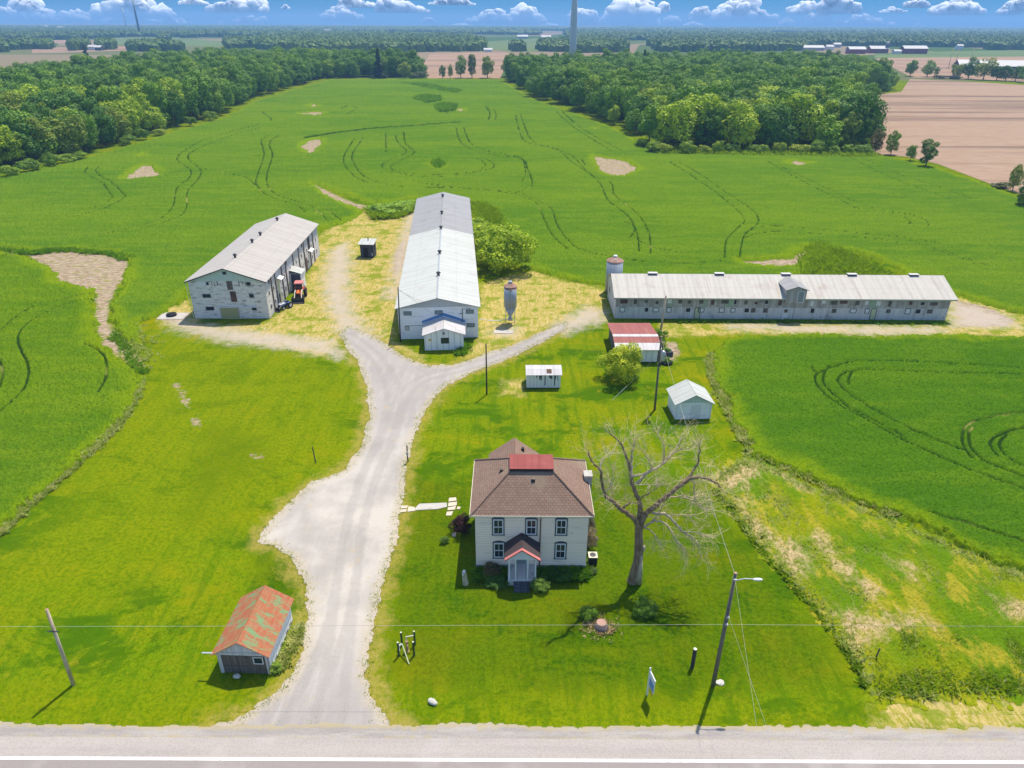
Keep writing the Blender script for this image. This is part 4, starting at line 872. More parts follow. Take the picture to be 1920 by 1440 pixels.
def vent(par, x, y, z, mat='dark_steel', s=.35):
    m = MB(); m.lathe(x, y, [(s*.55, z-.25), (s*.55, z+.35), (s, z+.4), (s*.9, z+.6), (.05, z+.75)], 12); return m.build('ridge_vent', mat, par, True)
# --- left stone barn
B = thing('stone_barn', 'three-storey grey block barn with pale metal roof, tractor parked alongside', 'barn', (-55.0, 114.8, 0), R(.76))
W, L, EV, RG = 12.9, 37.9, 6.8, 9.0
gable_walls(W, L, EV, RG).build('wall', 'blocks', B)
gable_ends(W, L, EV, RG, .05).build('gable_panel', 'green_vert', B)
gable_roof(W, L, EV, RG, .45, .4, .1).build('roof', 'roof_barn', B)
m = MB()
for y, x in ((-.46, 0),): m.slab([(-.47, -.41, EV-.28), (-.47, -.45, EV-.28), (W/2, -.45, RG-.02), (W/2, -.41, RG-.02)], .14); m.slab([(W/2, -.41, RG-.02), (W/2, -.45, RG-.02), (W+.47, -.45, EV-.28), (W+.47, -.41, EV-.28)], .14)
m.build('barge_board', 'dark_steel', B)
for y in (6, 15.5, 20.5, 32): vent(B, W/2, y, RG+.08)
opening(B, 'window', (6.5, -.05, 8.2), YN, .6, .5, 'dark_hole', 'grey_vert', .07, .06)
opening(B, 'hatch', (7.0, 0, 6.0), YN, .95, 1.55, 'brown_board', None, d=.04, label='brown plank hatch just under the gable'); opening(B, 'hatch', (7.3, 0, 4.0), YN, 1.0, 1.9, 'rust_panel', None, d=.04, label='rusty loading hatch above the sliding door')
opening(B, 'panel', (2.25, 0, 6.35), YN, 1.5, .75, 'white', None, d=.05, label='white sheet nailed over an opening'); opening(B, 'window', (3.3, 0, 6.35), YN, .4, .55, 'dark_hole', 'grey_vert', .04)
opening(B, 'window', (10.2, 0, 6.3), YN, .75, .6, 'dark_hole', 'grey_vert', .06)
for x, z, w in ((2.75, 4.15, 1.35), (10.4, 4.15, .75), (2.9, 1.85, 1.35), (10.5, 1.85, .75)): opening(B, 'window', (x, 0, z), YN, w, .62, 'dark_hole', 'blocks_grey', .06)
opening(B, 'sliding_door', (6.2, -.06, .98), YN, 3.1, 1.95, 'yellow_door', 'grey_vert', .06, .06, 'door_panel'); m = MB(); m.obox((7.7, -.12, 2.16), XP, YN, UP, 6.6, .2, .14); m.build('door_rail', 'white', B)
m = MB()
for i in range(9): xx = random.choice([3.8, 4.1, 4.4, 5, 5.3, 5.6, 8.6, 8.9, 9.2, 9.6])+random.uniform(-.1, .1); hh = random.uniform(.4, .9); m.obox((xx, -.003, EV-.05-hh/2), XP, YN, UP, .09, .006, hh)
m.build('tar_streaks', 'dark_steel', B)
# east side of the stone barn
m = MB(); m.box(W, .1, 5.0, W+.05, L-.1, EV-.02); m.build('side_cladding', 'grey_vert', B)
for y in (3.1, 5.4, 9.5, 12.2, 17.3, 21.5, 25.5, 30.0, 33): m = MB(); m.box(W, y, 0, W+.16, y+.3, EV-.05); m.build('pilaster', 'brown_board', B)
for y in (1.6, 4.3, 8.2, 11, 15.2, 19.6, 23.6, 27.8, 31.5, 35.5):
    for z in (1.6, 4.0):
        opening(B, 'window', (W+.001, y, z+random.uniform(-.1, .1)), XP, .55, .75, 'dark_hole', 'blocks', .05, .04)
for y in (2.2, 13, 24.5): opening(B, 'window', (W+.05, y, 5.9), XP, .6, .7, 'dark_hole', None, d=.04)
opening(B, 'chute_door', (W+.01, 7.3, 2.6), XP, 1.3, 4.4, 'pale_pipe', 'white', .08); m = MB(); m.slab([(W, 6.4, 5.1), (W+.9, 6.4, 4.75), (W+.9, 8.2, 4.75), (W, 8.2, 5.1)], .1); m.build('hood', 'white', B)
opening(B, 'door', (W+.001, 6.9, 1.1), XP, .8, 2.1, 'brown_board', None, d=.06); opening(B, 'door', (W+.001, 26.8, 1.4), XP, .9, 2.6, 'brown_board', None, d=.06); opening(B, 'door', (W+.05, 29.4, 4.6), XP, .8, 3.0, 'dark_hole', None, d=.05)
m = MB(); m.slab([(W, 28.6, 3.6), (W+.8, 28.6, 3.3), (W+.8, 31, 3.3), (W, 31, 3.6)], .08); m.build('awning', 'white', B)
m = MB(); m.box(W+.003, 14.4, 0, W+2.1, 17.0, 3.3); p = m.build('porch', 'white_vert', B); m = MB(); m.slab([(W, 14.2, 4.0), (W+2.35, 14.2, 3.32), (W+2.35, 17.2, 3.32), (W, 17.2, 4.0)], .08); m.build('porch_roof', 'roof_bright', p); m = MB(); m.box(W+.2, 14.32, .05, W+1.95, 14.39, 3.25); m.build('door', 'dark_board', p)
m = MB(); m.tube([(-.3, -.2, EV-.3), (-.25, -.15, 3), (-.2, -.1, .2)], .05, 6); m.build('downspout', 'cream', B)
# --- middle white barn
B = thing('white_barn', 'long white two-storey barn with half bright, half grey metal roof', 'barn', (-18.3, 106.15, 0), R(4.4))
W, L, EV, RG = 12.8, 78.5, 5.4, 6.95
gable_walls(W, L, EV, RG).build('wall', 'white_boards', B); gable_ends(W, L, EV, RG, .04).build('gable_panel', 'grey_vert', B)
LS = 43.0
o = gable_roof(W, L, EV, RG, .4, .4, .1, -.4, LS).build('roof', 'roof_bright', B); o['label'] = 'bright near half of the metal roof'
o = gable_roof(W, L, EV-.02, RG-.03, .4, .4, .1, LS+.002, L+.4).build('roof', 'roof_grey', B); o['label'] = 'weathered grey far half of the metal roof'
m = MB(); m.tube([(W/2, -.4, RG+.1), (W/2, LS, RG+.1)], .12, 6); m.build('ridge_cap', 'steel', B)
for y in (11, 24, 42, 55.5, 73): vent(B, W/2, y, RG+.1, 'dark_steel', .4)
m = MB(); m.box(-.3, -.405, EV-.16, W+.3, -.36, EV-.05); 
for x, z in ((1.55, 4.45), (6.5, 4.5), (11.5, 4.5), (11.6, 2.15)): opening(B, 'window', (x, 0, z), YN, 1.1, .5, 'curtain', 'dark_trim', .08, .05)
opening(B, 'window', (1.35, 0, 1.9), YN, .5, .55, 'cream', 'dark_trim', .07, .05)
m = MB(); m.tube([(11.6, -.1, 5.0), (10.3, -.1, 5.0), (10.3, -.1, .5)], .05, 6); m.tube([(9.8, -.1, 4.2), (10.3, -.1, 4.2)], .05, 6); m.tube([(10.3, -.1, 2.5), (11.6, -.1, 2.5)], .03, 6); m.build('vent_pipe', 'dark_steel', B)
m = MB(); m.box(1.0, -.012, 2.28, 4.2, -.003, 2.34); m.build('seam', 'dark_steel', B)
for y in (8, 16, 30, 38, 50): opening(B, 'fan_housing', (-.001, y, 1.8), XN, 1.2, 1.0, 'dark_hole', 'dark_steel', .1, .3)
# annex
AX0, AX1, AD, AE, AR = 4.25, 10.35, 4.75, 2.65, 3.65
m = MB(); c = (AX0+AX1)/2
m.add([(AX0,-AD,0),(AX1,-AD,0),(AX1,-AD,AE),(c,-AD,AR),(AX0,-AD,AE),(AX0,-.003,0),(AX1,-.003,0),(AX1,-.003,AE),(c,-.003,AR),(AX0,-.003,AE)], [(0,1,2,3,4),(1,6,7,2),(5,0,4,9)])
an = m.build('annex', 'white_vert', B)
m = MB(); sl = (AR-AE)/(c-AX0); ov = .3
m.slab([(AX0-ov,-AD-.3,AE-ov*sl+.01),(c,-AD-.3,AR+.01),(c,-.004,AR+.01),(AX0-ov,-.004,AE-ov*sl+.01)], .09); m.slab([(c+.001,-AD-.3,AR+.01),(AX1+ov,-AD-.3,AE-ov*sl+.01),(AX1+ov,-.004,AE-ov*sl+.01),(c+.001,-.004,AR+.01)], .09); m.build('annex_roof', 'roof_white', an)
m = MB(); m.slab([(AX0-.5,-.004,AE+.02),(c,-.004,AR+.2),(c,-.004,AR+.75),(AX0-.5,-.004,AE+.45)][::-1], .03); m.slab([(c,-.004,AR+.2),(AX1+.4,-.004,AE+.02),(AX1+.4,-.004,AE+.45),(c,-.004,AR+.75)][::-1], .03); m.build('flashing', 'blue_fascia', an)
opening(an, 'window', (7.45, -AD, 1.6), YN, 1.15, .85, 'glass', 'dark_trim', .06); opening(an, 'notice', (5.1, -AD, 1.75), YN, .4, .35, 'sign_yellow', None, d=.03)
m = MB(); m.lathe(7.3, -AD-.2, [(.05, 2.7), (.14, 2.75), (.1, 3.05)], 8); m.obox((7.3, -AD-.1, 3.05), XP, YN, UP, .05, .2, .05); m.build('lamp', 'dark_steel', an); m = MB(); m.tube([(6.05, -AD-.06, .2), (6.05, -AD-.06, 3.6), (6.05, -AD+.1, 4.0)], .035, 6); m.build('conduit', 'white', an)
# --- long barn
B = thing('long_barn', 'very long low weathered barn with whitish metal roof and small dormer', 'barn', (17.85, 115.7, 0), R(-.25))
W_, L_, EV, RG = 57.6, 11.0, 4.05, 6.25   # x length, y depth
m = MB(); m.add([(0,0,0),(W_,0,0),(W_,0,2.15),(0,0,2.15)], [(0,1,2,3)]); m.add([(0,L_,0),(0,0,0),(0,0,EV),(0,L_/2,RG),(0,L_,EV)], [(0,1,2,3,4)]); m.add([(W_,0,0),(W_,L_,0),(W_,L_,EV),(W_,L_/2,RG),(W_,0,EV)], [(0,1,2,3,4)]); m.add([(W_,L_,0),(0,L_,0),(0,L_,EV),(W_,L_,EV)], [(0,1,2,3)]); m.build('wall', 'weathered', B)
m = MB(); m.box(0, -.03, 2.17, W_, .0, EV); m.build('upper_wall', 'weathered_upper', B)
sl = (RG-EV)/(L_/2); m = MB(); oy = .45
m.slab([(-.4,-oy,EV-oy*sl+.01),(W_+.9,-oy,EV-oy*sl+.01),(W_+.9,L_/2,RG+.01),(-.4,L_/2,RG+.01)], .1); m.slab([(-.4,L_/2+.001,RG+.01),(W_+.9,L_/2+.001,RG+.01),(W_+.9,L_+oy,EV-oy*sl+.01),(-.4,L_+oy,EV-oy*sl+.01)], .1); m.build('roof', 'roof_long', B)
m = MB(); m.box(-.4, -oy-.03, EV-oy*sl-.14, W_+.9, -oy-.003, EV-oy*sl+.1); m.build('gutter', 'steel', B)
for x in (7, 18.8, 30.6, 42.3, 53.2): m = MB(); m.box(x-.75, L_/2-.3, RG-.1, x+.75, L_/2+.3, RG+.26); o = m.build('ridge_vent', 'dark_steel', B); m = MB(); m.box(x-.85, L_/2-.42, RG+.263, x+.85, L_/2+.42, RG+.32); m.build('cap', 'far_roof', o)
rw = random.Random(3)
xs = [1.5+i*1.9 for i in range(29)]
for i, x in enumerate(xs):
    if 28.2 < x < 32.6 or rw.random() < .12: continue
    k = rw.random()
    mt, fr = ('white', None) if k < .3 else ('dark_hole', 'weathered') if k < .45 else ('rust_panel', None) if k < .7 else ('old_wood', None)
    opening(B, 'window' if mt != 'rust_panel' else 'hatch', (x+rw.uniform(-.3, .3), -.03, 3.1+rw.uniform(-.1, .2)), YN, rw.choice([.55, .7, 1.3]), rw.uniform(.5, 1.0), mt, fr, .06, .04)
for i, x in enumerate(xs[::1]):
    if 28 < x < 32.6 or rw.random() < .3: continue
    k = rw.random(); mt, fr = ('white', 'dark_trim') if k < .35 else ('old_wood', None) if k < .8 else ('dark_hole', 'weathered')
    opening(B, 'window', (x+rw.uniform(-.4, .4), 0, 1.65), YN, rw.choice([.6, .75, .9]), rw.uniform(.6, .85), mt, fr, .1, .05)
for x in (14.3, 44.8): opening(B, 'door', (x, 0, 1.05), YN, .85, 1.95, 'pale_pipe', 'dark_trim', .08, .06)
for x, w in ((9.5, .8), (15.3, .7), (19.6, 1.6), (44.6, 1.7)): opening(B, 'board_patch', (x, -.03, 3.1), YN, w, 1.5, 'pale_green', None, d=.03)
for x in (31, 26.5, 12, 37, 52): m = MB(); m.tube([(x, -.08, .1), (x, -.08, EV-.2)], .04, 6); m.build('downspout', 'steel', B)
opening(B, 'door', (29.6, 0, 1.05), YN, .9, 2.0, 'white', 'white', .08, .06, 'door_panel'); m = MB(); m.box(29.3, -.10, 1.3, 29.9, -.065, 1.9); m.build('door_glass', 'glass', B)
# dormer
m = MB(); dx0, dx1, dz, dp = 29.0, 32.4, 5.6, 6.15; c = (dx0+dx1)/2
m.add([(dx0,-.5,3.2),(dx1,-.5,3.2),(dx1,-.5,dz),(c,-.5,dp),(dx0,-.5,dz),(dx0,3.6,3.2),(dx1,3.6,3.2),(dx1,3.6,dz),(dx0,3.6,dz)], [(0,1,2,3,4),(1,6,7,2),(5,0,4,8),(0,5,6,1)]); dm = m.build('dormer', 'weathered_upper', B)
m = MB(); m.slab([(dx0-.25,-.75,dz-.1),(c,-.75,dp+.02),(c,5.2,dp+.02),(dx0-.25,4.2,dz-.1)], .08); m.slab([(c+.001,-.75,dp+.02),(dx1+.25,-.75,dz-.1),(dx1+.25,4.2,dz-.1),(c+.001,5.2,dp+.02)], .08); m.build('dormer_roof', 'roof_grey', dm)
opening(dm, 'door', (31.5, -.5, 4.3), YN, .95, 1.9, 'curtain', 'white', .09, .06)
for y, z in ((2, 3.6), (5.5, 4.6), (8.3, 2.4)): opening(B, 'window', (-.001, y, z), XN, .6, .9, 'dark_hole', 'rust_panel', .06)
# --- red-roofed shed
B = thing('open_shed', 'low shed with red and white striped metal roof behind the round bush', 'shed', (15.9, 97.7, 0), R(.5))
m = MB(); m.box(0, 0, 0, .15, 9.5, 2.2); m.box(6.2, .2, 0, 6.35, 9.5, 2.2); m.box(.15, 9.35, 0, 6.2, 9.5, 2.2); m.build('wall', 'old_wood', B)
m = MB(); m.box(3.4, -.02, .1, 6.1, .06, 2.05); m.build('front_panel', 'white_vert', B)
for x in (.1, 1.7, 3.3): m = MB(); m.box(x, -.05, 0, x+.14, .09, 2.15); m.build('post', 'old_wood', B)
def rs(name, y0, z0, y1, z1, mat, x0=-.4, x1=6.6): m = MB(); m.slab([(x0, y0, z0), (x1, y0, z0), (x1, y1, z1), (x0, y1, z1)], .07); return m.build(name, mat, B)
o = rs('roof_sheet', 3.6, 3.05, 9.9, 2.35, 'roof_red'); o['label'] = 'wide red back roof slope'; o = rs('roof_sheet', 2.75, 3.02, 3.6, 3.06, 'roof_white'); o['label'] = 'white ridge strip'; o = rs('roof_sheet', 1.2, 2.66, 2.74, 3.0, 'roof_red'); o['label'] = 'narrow red strip'; o = rs('roof_sheet', -.6, 2.25, 1.19, 2.65, 'roof_white'); o['label'] = 'whitish front sheets'
B = thing('planter_box', 'dark raised planter box with green plants by the transformer pole', 'planter', (23.0, 99.6, 0), R(8)); m = MB(); m.box(0, 0, 0, 1.9, 1.4, .75); m.build('box', 'dark_board', B); pl = link('plants', SHd[0], B); pl.location = (.95, .7, .55); pl.scale = (.85, .6, .35); pl.color = (.16,.3,.03,1)
B = thing('round_planter', 'round tyre planter with leaves beside the dark planter box', 'planter', (23.4, 97.4, 0)); m = MB(); m.lathe(0, 0, [(.75, 0), (.95, .12), (.95, .3), (.75, .4), (.5, .4), (.5, .1)], 16); m.build('tyre', 'rubber', B, True); pl = link('plants', SHd[1], B); pl.location = (0, 0, .25); pl.scale = (.75, .75, .4); pl.color = (.14,.27,.02,1)
# --- white stained hut
B = thing('metal_hut', 'small white metal hut with black streaks standing on the lawn', 'hut', (2.05, 88.9, 0), R(1))
W, D, EV, RG = 4.75, 2.9, 2.2, 2.75
m = MB(); m.box(0, 0, .12, W, D, EV); m.add([(W,0,EV),(W,D,EV),(W,D/2,RG)], [(0,1,2)]); m.add([(0,D,EV),(0,0,EV),(0,D/2,RG)], [(0,1,2)]); m.build('wall', 'hut_metal', B)
m = MB(); m.slab([(-.12,-.2,EV-.06),(W+.2,-.2,EV-.06),(W+.2,D*.3,RG-.18),(-.12,D*.3,RG-.18)], .05); m.slab([(-.12,D*.3+.001,RG-.18),(W+.2,D*.3+.001,RG-.18),(W+.2,D*.72,RG-.12),(-.12,D*.72,RG-.12)], .05); m.slab([(-.12,D*.72+.001,RG-.12),(W+.2,D*.72+.001,RG-.12),(W+.2,D+.2,EV-.06),(-.12,D+.2,EV-.06)], .05); o = m.build('roof', 'roof_white', B)
m = MB(); m.slab([(2.8,.1,EV+.13),(3.5,.1,EV+.13),(3.5,.8,RG-.1),(2.8,.8,RG-.1)], .02); m.build('rust_patch', 'rust_panel', B)
m = MB()
for i in range(16):
    x = random.uniform(.9, 4.5); hh = random.choice([.4, .6, .8, 1.6]); m.obox((x, -.004, EV-.1-hh/2), XP, YN, UP, random.uniform(.05, .16), .008, hh)
m.build('stains', 'dark_steel', B)
for y in (.3, D-.5): m = MB(); m.box(-.2, y, 0, W+.1, y+.2, .12); m.build('skid', 'old_wood', B)
# --- white gabled garden shed
B = thing('garden_shed', 'small white clapboard shed with pale metal gable roof beside the crop', 'shed', (21.25, 80.3, 0), R(3.5))
W, L, EV, RG = 4.6, 3.9, 2.4, 3.6
gable_walls(W, L, EV, RG).build('wall', 'white_boards', B); gable_ends(W, L, EV, RG, .03).build('gable_panel', 'green_vert', B); gable_roof(W, L, EV, RG, .3, .35, .08).build('roof', 'roof_bright', B)
opening(B, 'door', (2.6, 0, 1.1), YN, 1.25, 2.0, 'white', None, d=.05)
m = MB(); m.box(-.04, -.06, 0, .1, .0, EV); m.box(W-.1, -.06, 0, W+.04, 0, EV); m.build('corner_board', 'white', B)
# --- rusty roofed shed by the road
B = thing('roadside_shed', 'old wooden shed with rusty red and green metal roof beside the driveway', 'shed', (-22.95, 39.75, 0), R(-2))
W, L, EV, RG = 3.95, 5.6, 2.3, 3.55
m = MB(); m.add([(0,0,0),(0,0,EV),(0,L,EV),(0,L,0)], [(0,1,2,3)]); m.add([(W,0,0),(W,L,0),(W,L,EV),(W,0,EV)], [(0,1,2,3)]); m.add([(0,L,0),(0,L,EV),(W,L,EV),(W,L,0)], [(0,1,2,3)]); m.build('wall', 'shed_board', B)
m = MB(); m.box(0, -.02, 0, W, .05, EV); m.build('front_wall', 'old_wood', B); m = MB(); m.slab([(0,-.02,EV+.003),(W,-.02,EV+.003),(W/2,-.02,RG)], .05); m.build('gable_panel', 'weathered', B)
gable_roof(W, L, EV, RG, .3, .35, .05).build('roof', 'rusty_roof', B)
m = MB(); m.box(-.1, -.09, EV-.3, W+.1, -.022, EV-.02); m.build('lintel', 'weathered', B)
m = MB(); m.box(.02, -.07, 0, .3, -.022, EV-.31); m.box(W-.16, -.07, 0, W-.02, -.022, EV-.31); m.build('corner_board', 'weathered', B)
opening(B, 'window', (3.2, -.02, 1.45), YN, .65, .6, 'glass', 'white', .07, .05); m = MB(); m.box(.3, -.06, .75, 2.8, -.022, .82); m.box(.3, -.06, 1.9, 2.8, -.022, 1.98); m.build('batten', 'brown_board', B)
m = MB()
for i in range(12): y = .2+i*.45; m.box(W, y, random.uniform(0, .5), W+.04, y+.4, random.uniform(1.6, EV-.05))
m.build('loose_boards', 'white_boards', B)
m = MB(); m.obox((-.65, -.1, EV-.12), XP, YN, UP, .9, .12, .06); m.build('gutter_end', 'steel', B)
x, y = -21.5, 39.2; m = MB(); m.ell((x, y, .18), (.3, .22, .2), 10, 6, .1); tag(m.build('rock', 'rock'), 'pale rock lying before the rusty-roofed shed', 'rock')
# --- farmhouse
B = thing('farmhouse', 'two-storey cream clapboard house with brown hipped roof and small front porch', 'house', (-3.3, 51.75, 0), R(0))
W, D, EV, RG = 10.3, 8.6, 6.35, 9.0
m = MB(); m.box(0, 0, .55, W, D, EV); m.build('wall', 'siding', B); m = MB(); m.box(-.03, -.03, -.1, W+.03, D+.03, .547); m.build('foundation', 'foundation', B)
ov = .45; x0, x1, y0, y1 = -ov, W+ov, -.2, D+.35; a0, a1, b0, b1 = 3.15, 7.15, 3.1, 5.3
m = MB(); e = EV+.02
m.add([(x0,y0,e),(x1,y0,e),(x1,y1,e),(x0,y1,e),(a0,b0,RG),(a1,b0,RG),(a1,b1,RG),(a0,b1,RG),(x0,y0,e-.12),(x1,y0,e-.12),(x1,y1,e-.12),(x0,y1,e-.12)], [(0,1,5,4),(1,2,6,5),(2,3,7,6),(3,0,4,7),(4,5,6,7),(11,10,9,8)]); rf = m.build('roof', 'shingles', B)
m = MB(); t = .05
m.box(x0-t, y0-t, e-.09, x1+t, y0-.002, e+.04); m.box(x0-t, y1+.002, e-.2, x1+t, y1+t, e+.04); m.box(x0-t, y0, e-.2, x0-.002, y1, e+.04); m.box(x1+.002, y0, e-.2, x1+t, y1, e+.04); m.build('gutter', 'cream', B)
m = MB()
for p, q in (((x0, y0), (a0, b0)), ((x1, y0), (a1, b0)), ((x0, y1), (a0, b1)), ((x1, y1), (a1, b1))): m.tube([(p[0], p[1], e+.03), (q[0], q[1], RG+.03)], .09, 6)
m.build('hip_cap', 'shingles', rf)
m = MB(); m.box(a0, b0-.02, RG-.25, a1, b1, RG+.27); dk = m.build('roof_deck', 'black', rf); m = MB(); m.slab([(a0-.06,b0-.1,RG+.28),(a1+.06,b0-.1,RG+.28),(a1+.06,b1+.06,RG+.36),(a0-.06,b1+.06,RG+.36)], .05); m.build('deck_sheet', 'roof_deck', dk); m = MB(); m.box(a0-.05, b0+.2, RG-.2, a0-.003, b1, RG+.275); m.box(a1+.003, b0+.2, RG-.2, a1+.05, b1, RG+.275); m.build('deck_trim', 'cream', dk)
for x, y, z in ((2.35, 4.0, 8.45), (5.3, 2.45, 8.45)): m = MB(); m.box(x-.16, y-.16, z-.5, x+.16, y+.16, z+.14); o = m.build('roof_vent', 'black', rf); m = MB(); m.box(x-.18, y-.1, z+.143, x+.18, y+.2, z+.18); m.build('cap', 'old_wood', o)
m = MB(); m.box(W+.02, 5.0, 0, W+.75, 5.95, 6.95); ch = m.build('chimney', 'blocks_grey', B); m = MB(); m.box(W-.03, 4.96, 6.953, W+.80, 5.99, 7.2); m.build('chimney_cap', 'concrete', ch)
# front windows
for x, z in ((2.1, 5.02), (5.12, 5.02), (7.85, 5.02), (2.15, 2.3), (7.87, 2.25)):
    m = MB(); w, h = .74, 1.5; c = Vector((x, 0, z)); fw = .1
    for s in (-1, 1): m.obox(c+XP*s*(w/2+fw+.05)+YN*.03, XP, YN, UP, .09, .06, h+.3)
    m.obox(c-UP*(h/2+fw+.05)+YN*.04, XP, YN, UP, w+.46, .08, .1)
    P = [(x-(w/2+.22), h/2+.12), (x-(w/2+.2), h/2+.24), (x-.25, h/2+.36), (x, h/2+.4), (x+.25, h/2+.36), (x+(w/2+.2), h/2+.24), (x+(w/2+.22), h/2+.12)]
    m.slab([(px, -.002, z+pz) for px, pz in P], .07); wd = m.build('window', 'dark_trim', B)
    m = MB()
    for s in (-1, 1): m.obox(c+XP*s*(w/2+fw/2)+YN*.035, XP, YN, UP, fw, .07, h+2*fw); m.obox(c+UP*s*(h/2+fw/2)+YN*.035, XP, YN, UP, w, .07, fw)
    m.obox(c+YN*.03, XP, YN, UP, w, .06, .08); m.obox(c+UP*(h/4)+YN*.028, XP, YN, UP, .05, .055, h/2-.05); m.obox(c-UP*(h/4)+YN*.026, XP, YN, UP, .025, .05, h/2-.05)
    m.build('window_frame', 'white', wd); m = MB(); m.obox(c+YN*.008, XP, YN, UP, w, .014, h); m.build('pane', 'glass', wd)
for y, z in ((2.2, 5.3), (6.2, 5.3), (2.2, 2.3), (6.2, 2.3)): opening(B, 'window', (-.001, y, z), XN, .8, 1.6, 'glass', 'white', .1)
m = MB(); m.tube([(5.95, -.3, EV-.1), (5.95, -.08, EV-.5), (5.95, -.08, .3)], .05, 8); m.build('downspout', 'rust_panel', B)
# porch
pc, py = 4.25, -2.15; px0, px1 = 3.0, 5.62
m = MB(); m.box(px0, py, 0, px1, -.035, .68); po = m.build('porch', 'weathered', B)
m = MB()
for i in range(3): m.box(pc-.72, py-.3*(3-i), 0, pc+.72, py-.3*(2-i)-.002, .17*(i+1))
m.build('steps', 'dark_board', po)
for x in (px0+.12, pc-.55, pc+.55, px1-.12): m = MB(); m.box(x-.065, py+.06, .682, x+.065, py+.19, 3.0); m.build('column', 'white', po)
m = MB(); m.box(px0-.02, py+.03, 3.002, px1+.02, py+.2, 3.2); m.slab([(px0-.02, py+.06, 3.203), (px1+.02, py+.06, 3.203), (pc, py+.06, 4.12)], .05); m.build('pediment', 'white', po)
m = MB(); z1, z2 = 3.12, 4.3; s0, s1 = px0-.28, px1+.28
m.slab([(s0, py-.2, z1), (pc, py-.2, z2), (pc, -.005, z2), (s0, -.005, z1)], .07); m.slab([(pc+.001, py-.2, z2), (s1, py-.2, z1), (s1, -.005, z1), (pc+.001, -.005, z2)], .07); m.build('porch_roof', 'shingles_dark', po)
m = MB(); m.slab([(s0, py-.2, z1-.12), (pc, py-.2, z2-.12), (pc, py-.2, z2+.08), (s0, py-.2, z1+.08)][::-1], .05); m.slab([(pc, py-.2, z2-.12), (s1, py-.2, z1-.12), (s1, py-.2, z1+.08), (pc, py-.2, z2+.08)][::-1], .05); m.build('barge_board', 'red_paint', po)
m = MB(); m.slab([(s0, py-.34, z1+.085), (pc, py-.34, z2+.085), (pc, py-.02, z2+.085), (s0, py-.02, z1+.085)], .02); m.slab([(pc+.001, py-.34, z2+.085), (s1, py-.34, z1+.085), (s1, py-.02, z1+.085), (pc+.001, py-.02, z2+.085)], .02); m.build('edge_trim', 'faded_red', po)
opening(B, 'door', (pc, -.001, 1.7), YN, .95, 2.0, 'curtain', 'white', .1, .06, 'door_panel')
m = MB(); 
for x in (px0+.12, px1-.12): m.box(x-.03, py+.22, 1.5, x+.03, -.04, 1.56)
m.build('handrail', 'dark_board', po)
# rear wing
m = MB(); m.box(1.1, D+.003, 0, 6.05, 12.0, 4.95); wg = m.build('rear_wing', 'siding', B)
m = MB(); wx0, wx1, wc = .95, 6.2, 3.57; zz, zr = 4.96, 6.95
m.slab([(wx0, D+.5, zz), (wc, D+.5, zr), (wc, 12.25, zr), (wx0, 12.25, zz)], .1); m.slab([(wc+.001, D+.5, zr), (wx1, D+.5, zz), (wx1, 12.25, zz), (wc+.001, 12.25, zr)], .1); m.slab([(1.1, 12.0, 4.95), (wc, 12.0, zr-.05), (6.05, 12.0, 4.95)], .02); m.build('wing_roof', 'shingles', wg)
m = MB(); m.box(4.3, 10.6, 6.3, 4.6, 10.9, 6.75); m.build('roof_vent', 'black', wg); m = MB(); m.box(wx0-.06, D+.5, zz-.1, wx0-.003, 12.25, zz+.06); m.box(wx1+.003, D+.5, zz-.1, wx1+.06, 12.25, zz+.06); m.build('gutter', 'cream', wg)
# cooling unit
B = thing('air_conditioner', 'black air conditioning unit with pale top beside the house wall', 'air conditioner', (7.75, 52.7, 0)); m = MB(); m.box(-.4, -.4, .06, .4, .4, .95); m.build('case', 'black', B); m = MB(); m.box(-.43, -.43, .953, .43, .43, 1.0); t = m.build('top', 'cream', B); m = MB(); m.lathe(0, 0, [(.3, 1.003), (.3, 1.03), (.1, 1.04), (.1, 1.06)], 16); m.build('fan_grille', 'dark_steel', t)
# stone path
m = MB(); P = gp([(786,945),(838,943),(838,951),(820,955),(775,957)]); m.add([(a, b, .05) for a, b in P]+[(a, b, -.02) for a, b in P], [(4,3,2,1,0)]+[(i, (i+1) % 5, 5+(i+1) % 5, 5+i) for i in range(5)]); o = m.build('path', 'concrete'); o.data.flip_normals(); tag(o, 'pale concrete walk from the driveway to the house', 'path', kind='structure')
for P, l in [([(753,949),(765,948),(763,953),(752,954)],'upper of two small slabs beside the driveway edge'),([(752,956),(763,955),(761,960),(750,961)],'lower of two small slabs beside the driveway edge'),([(766,950),(777,951),(779,958),(764,960)],'square paving slab joining the concrete walk'),([(842,934),(855,933),(856,939),(841,941)],'top slab of the row by the purple shrub'),([(841,943),(857,941),(856,948),(840,950)],'second slab of the row by the purple shrub'),([(840,952),(855,949),(853,956),(839,957)],'third slab of the row by the purple shrub'),([(838,960),(850,959),(846,967),(836,967)],'lowest slab of the row by the purple shrub'),([(858,950),(864,951),(862,955),(856,955)],'slab half under the purple shrub'),([(848,1000),(855,999),(855,1006),(847,1006)],'lone pale stone slab near the house shadow')]:
    m = MB(); q = gp(P); n = len(q); m.prism(q[::-1], -.02, .045); tag(m.build('paving_slab', 'slab_stone'), l, 'paving slab', 'paving slabs by the house')
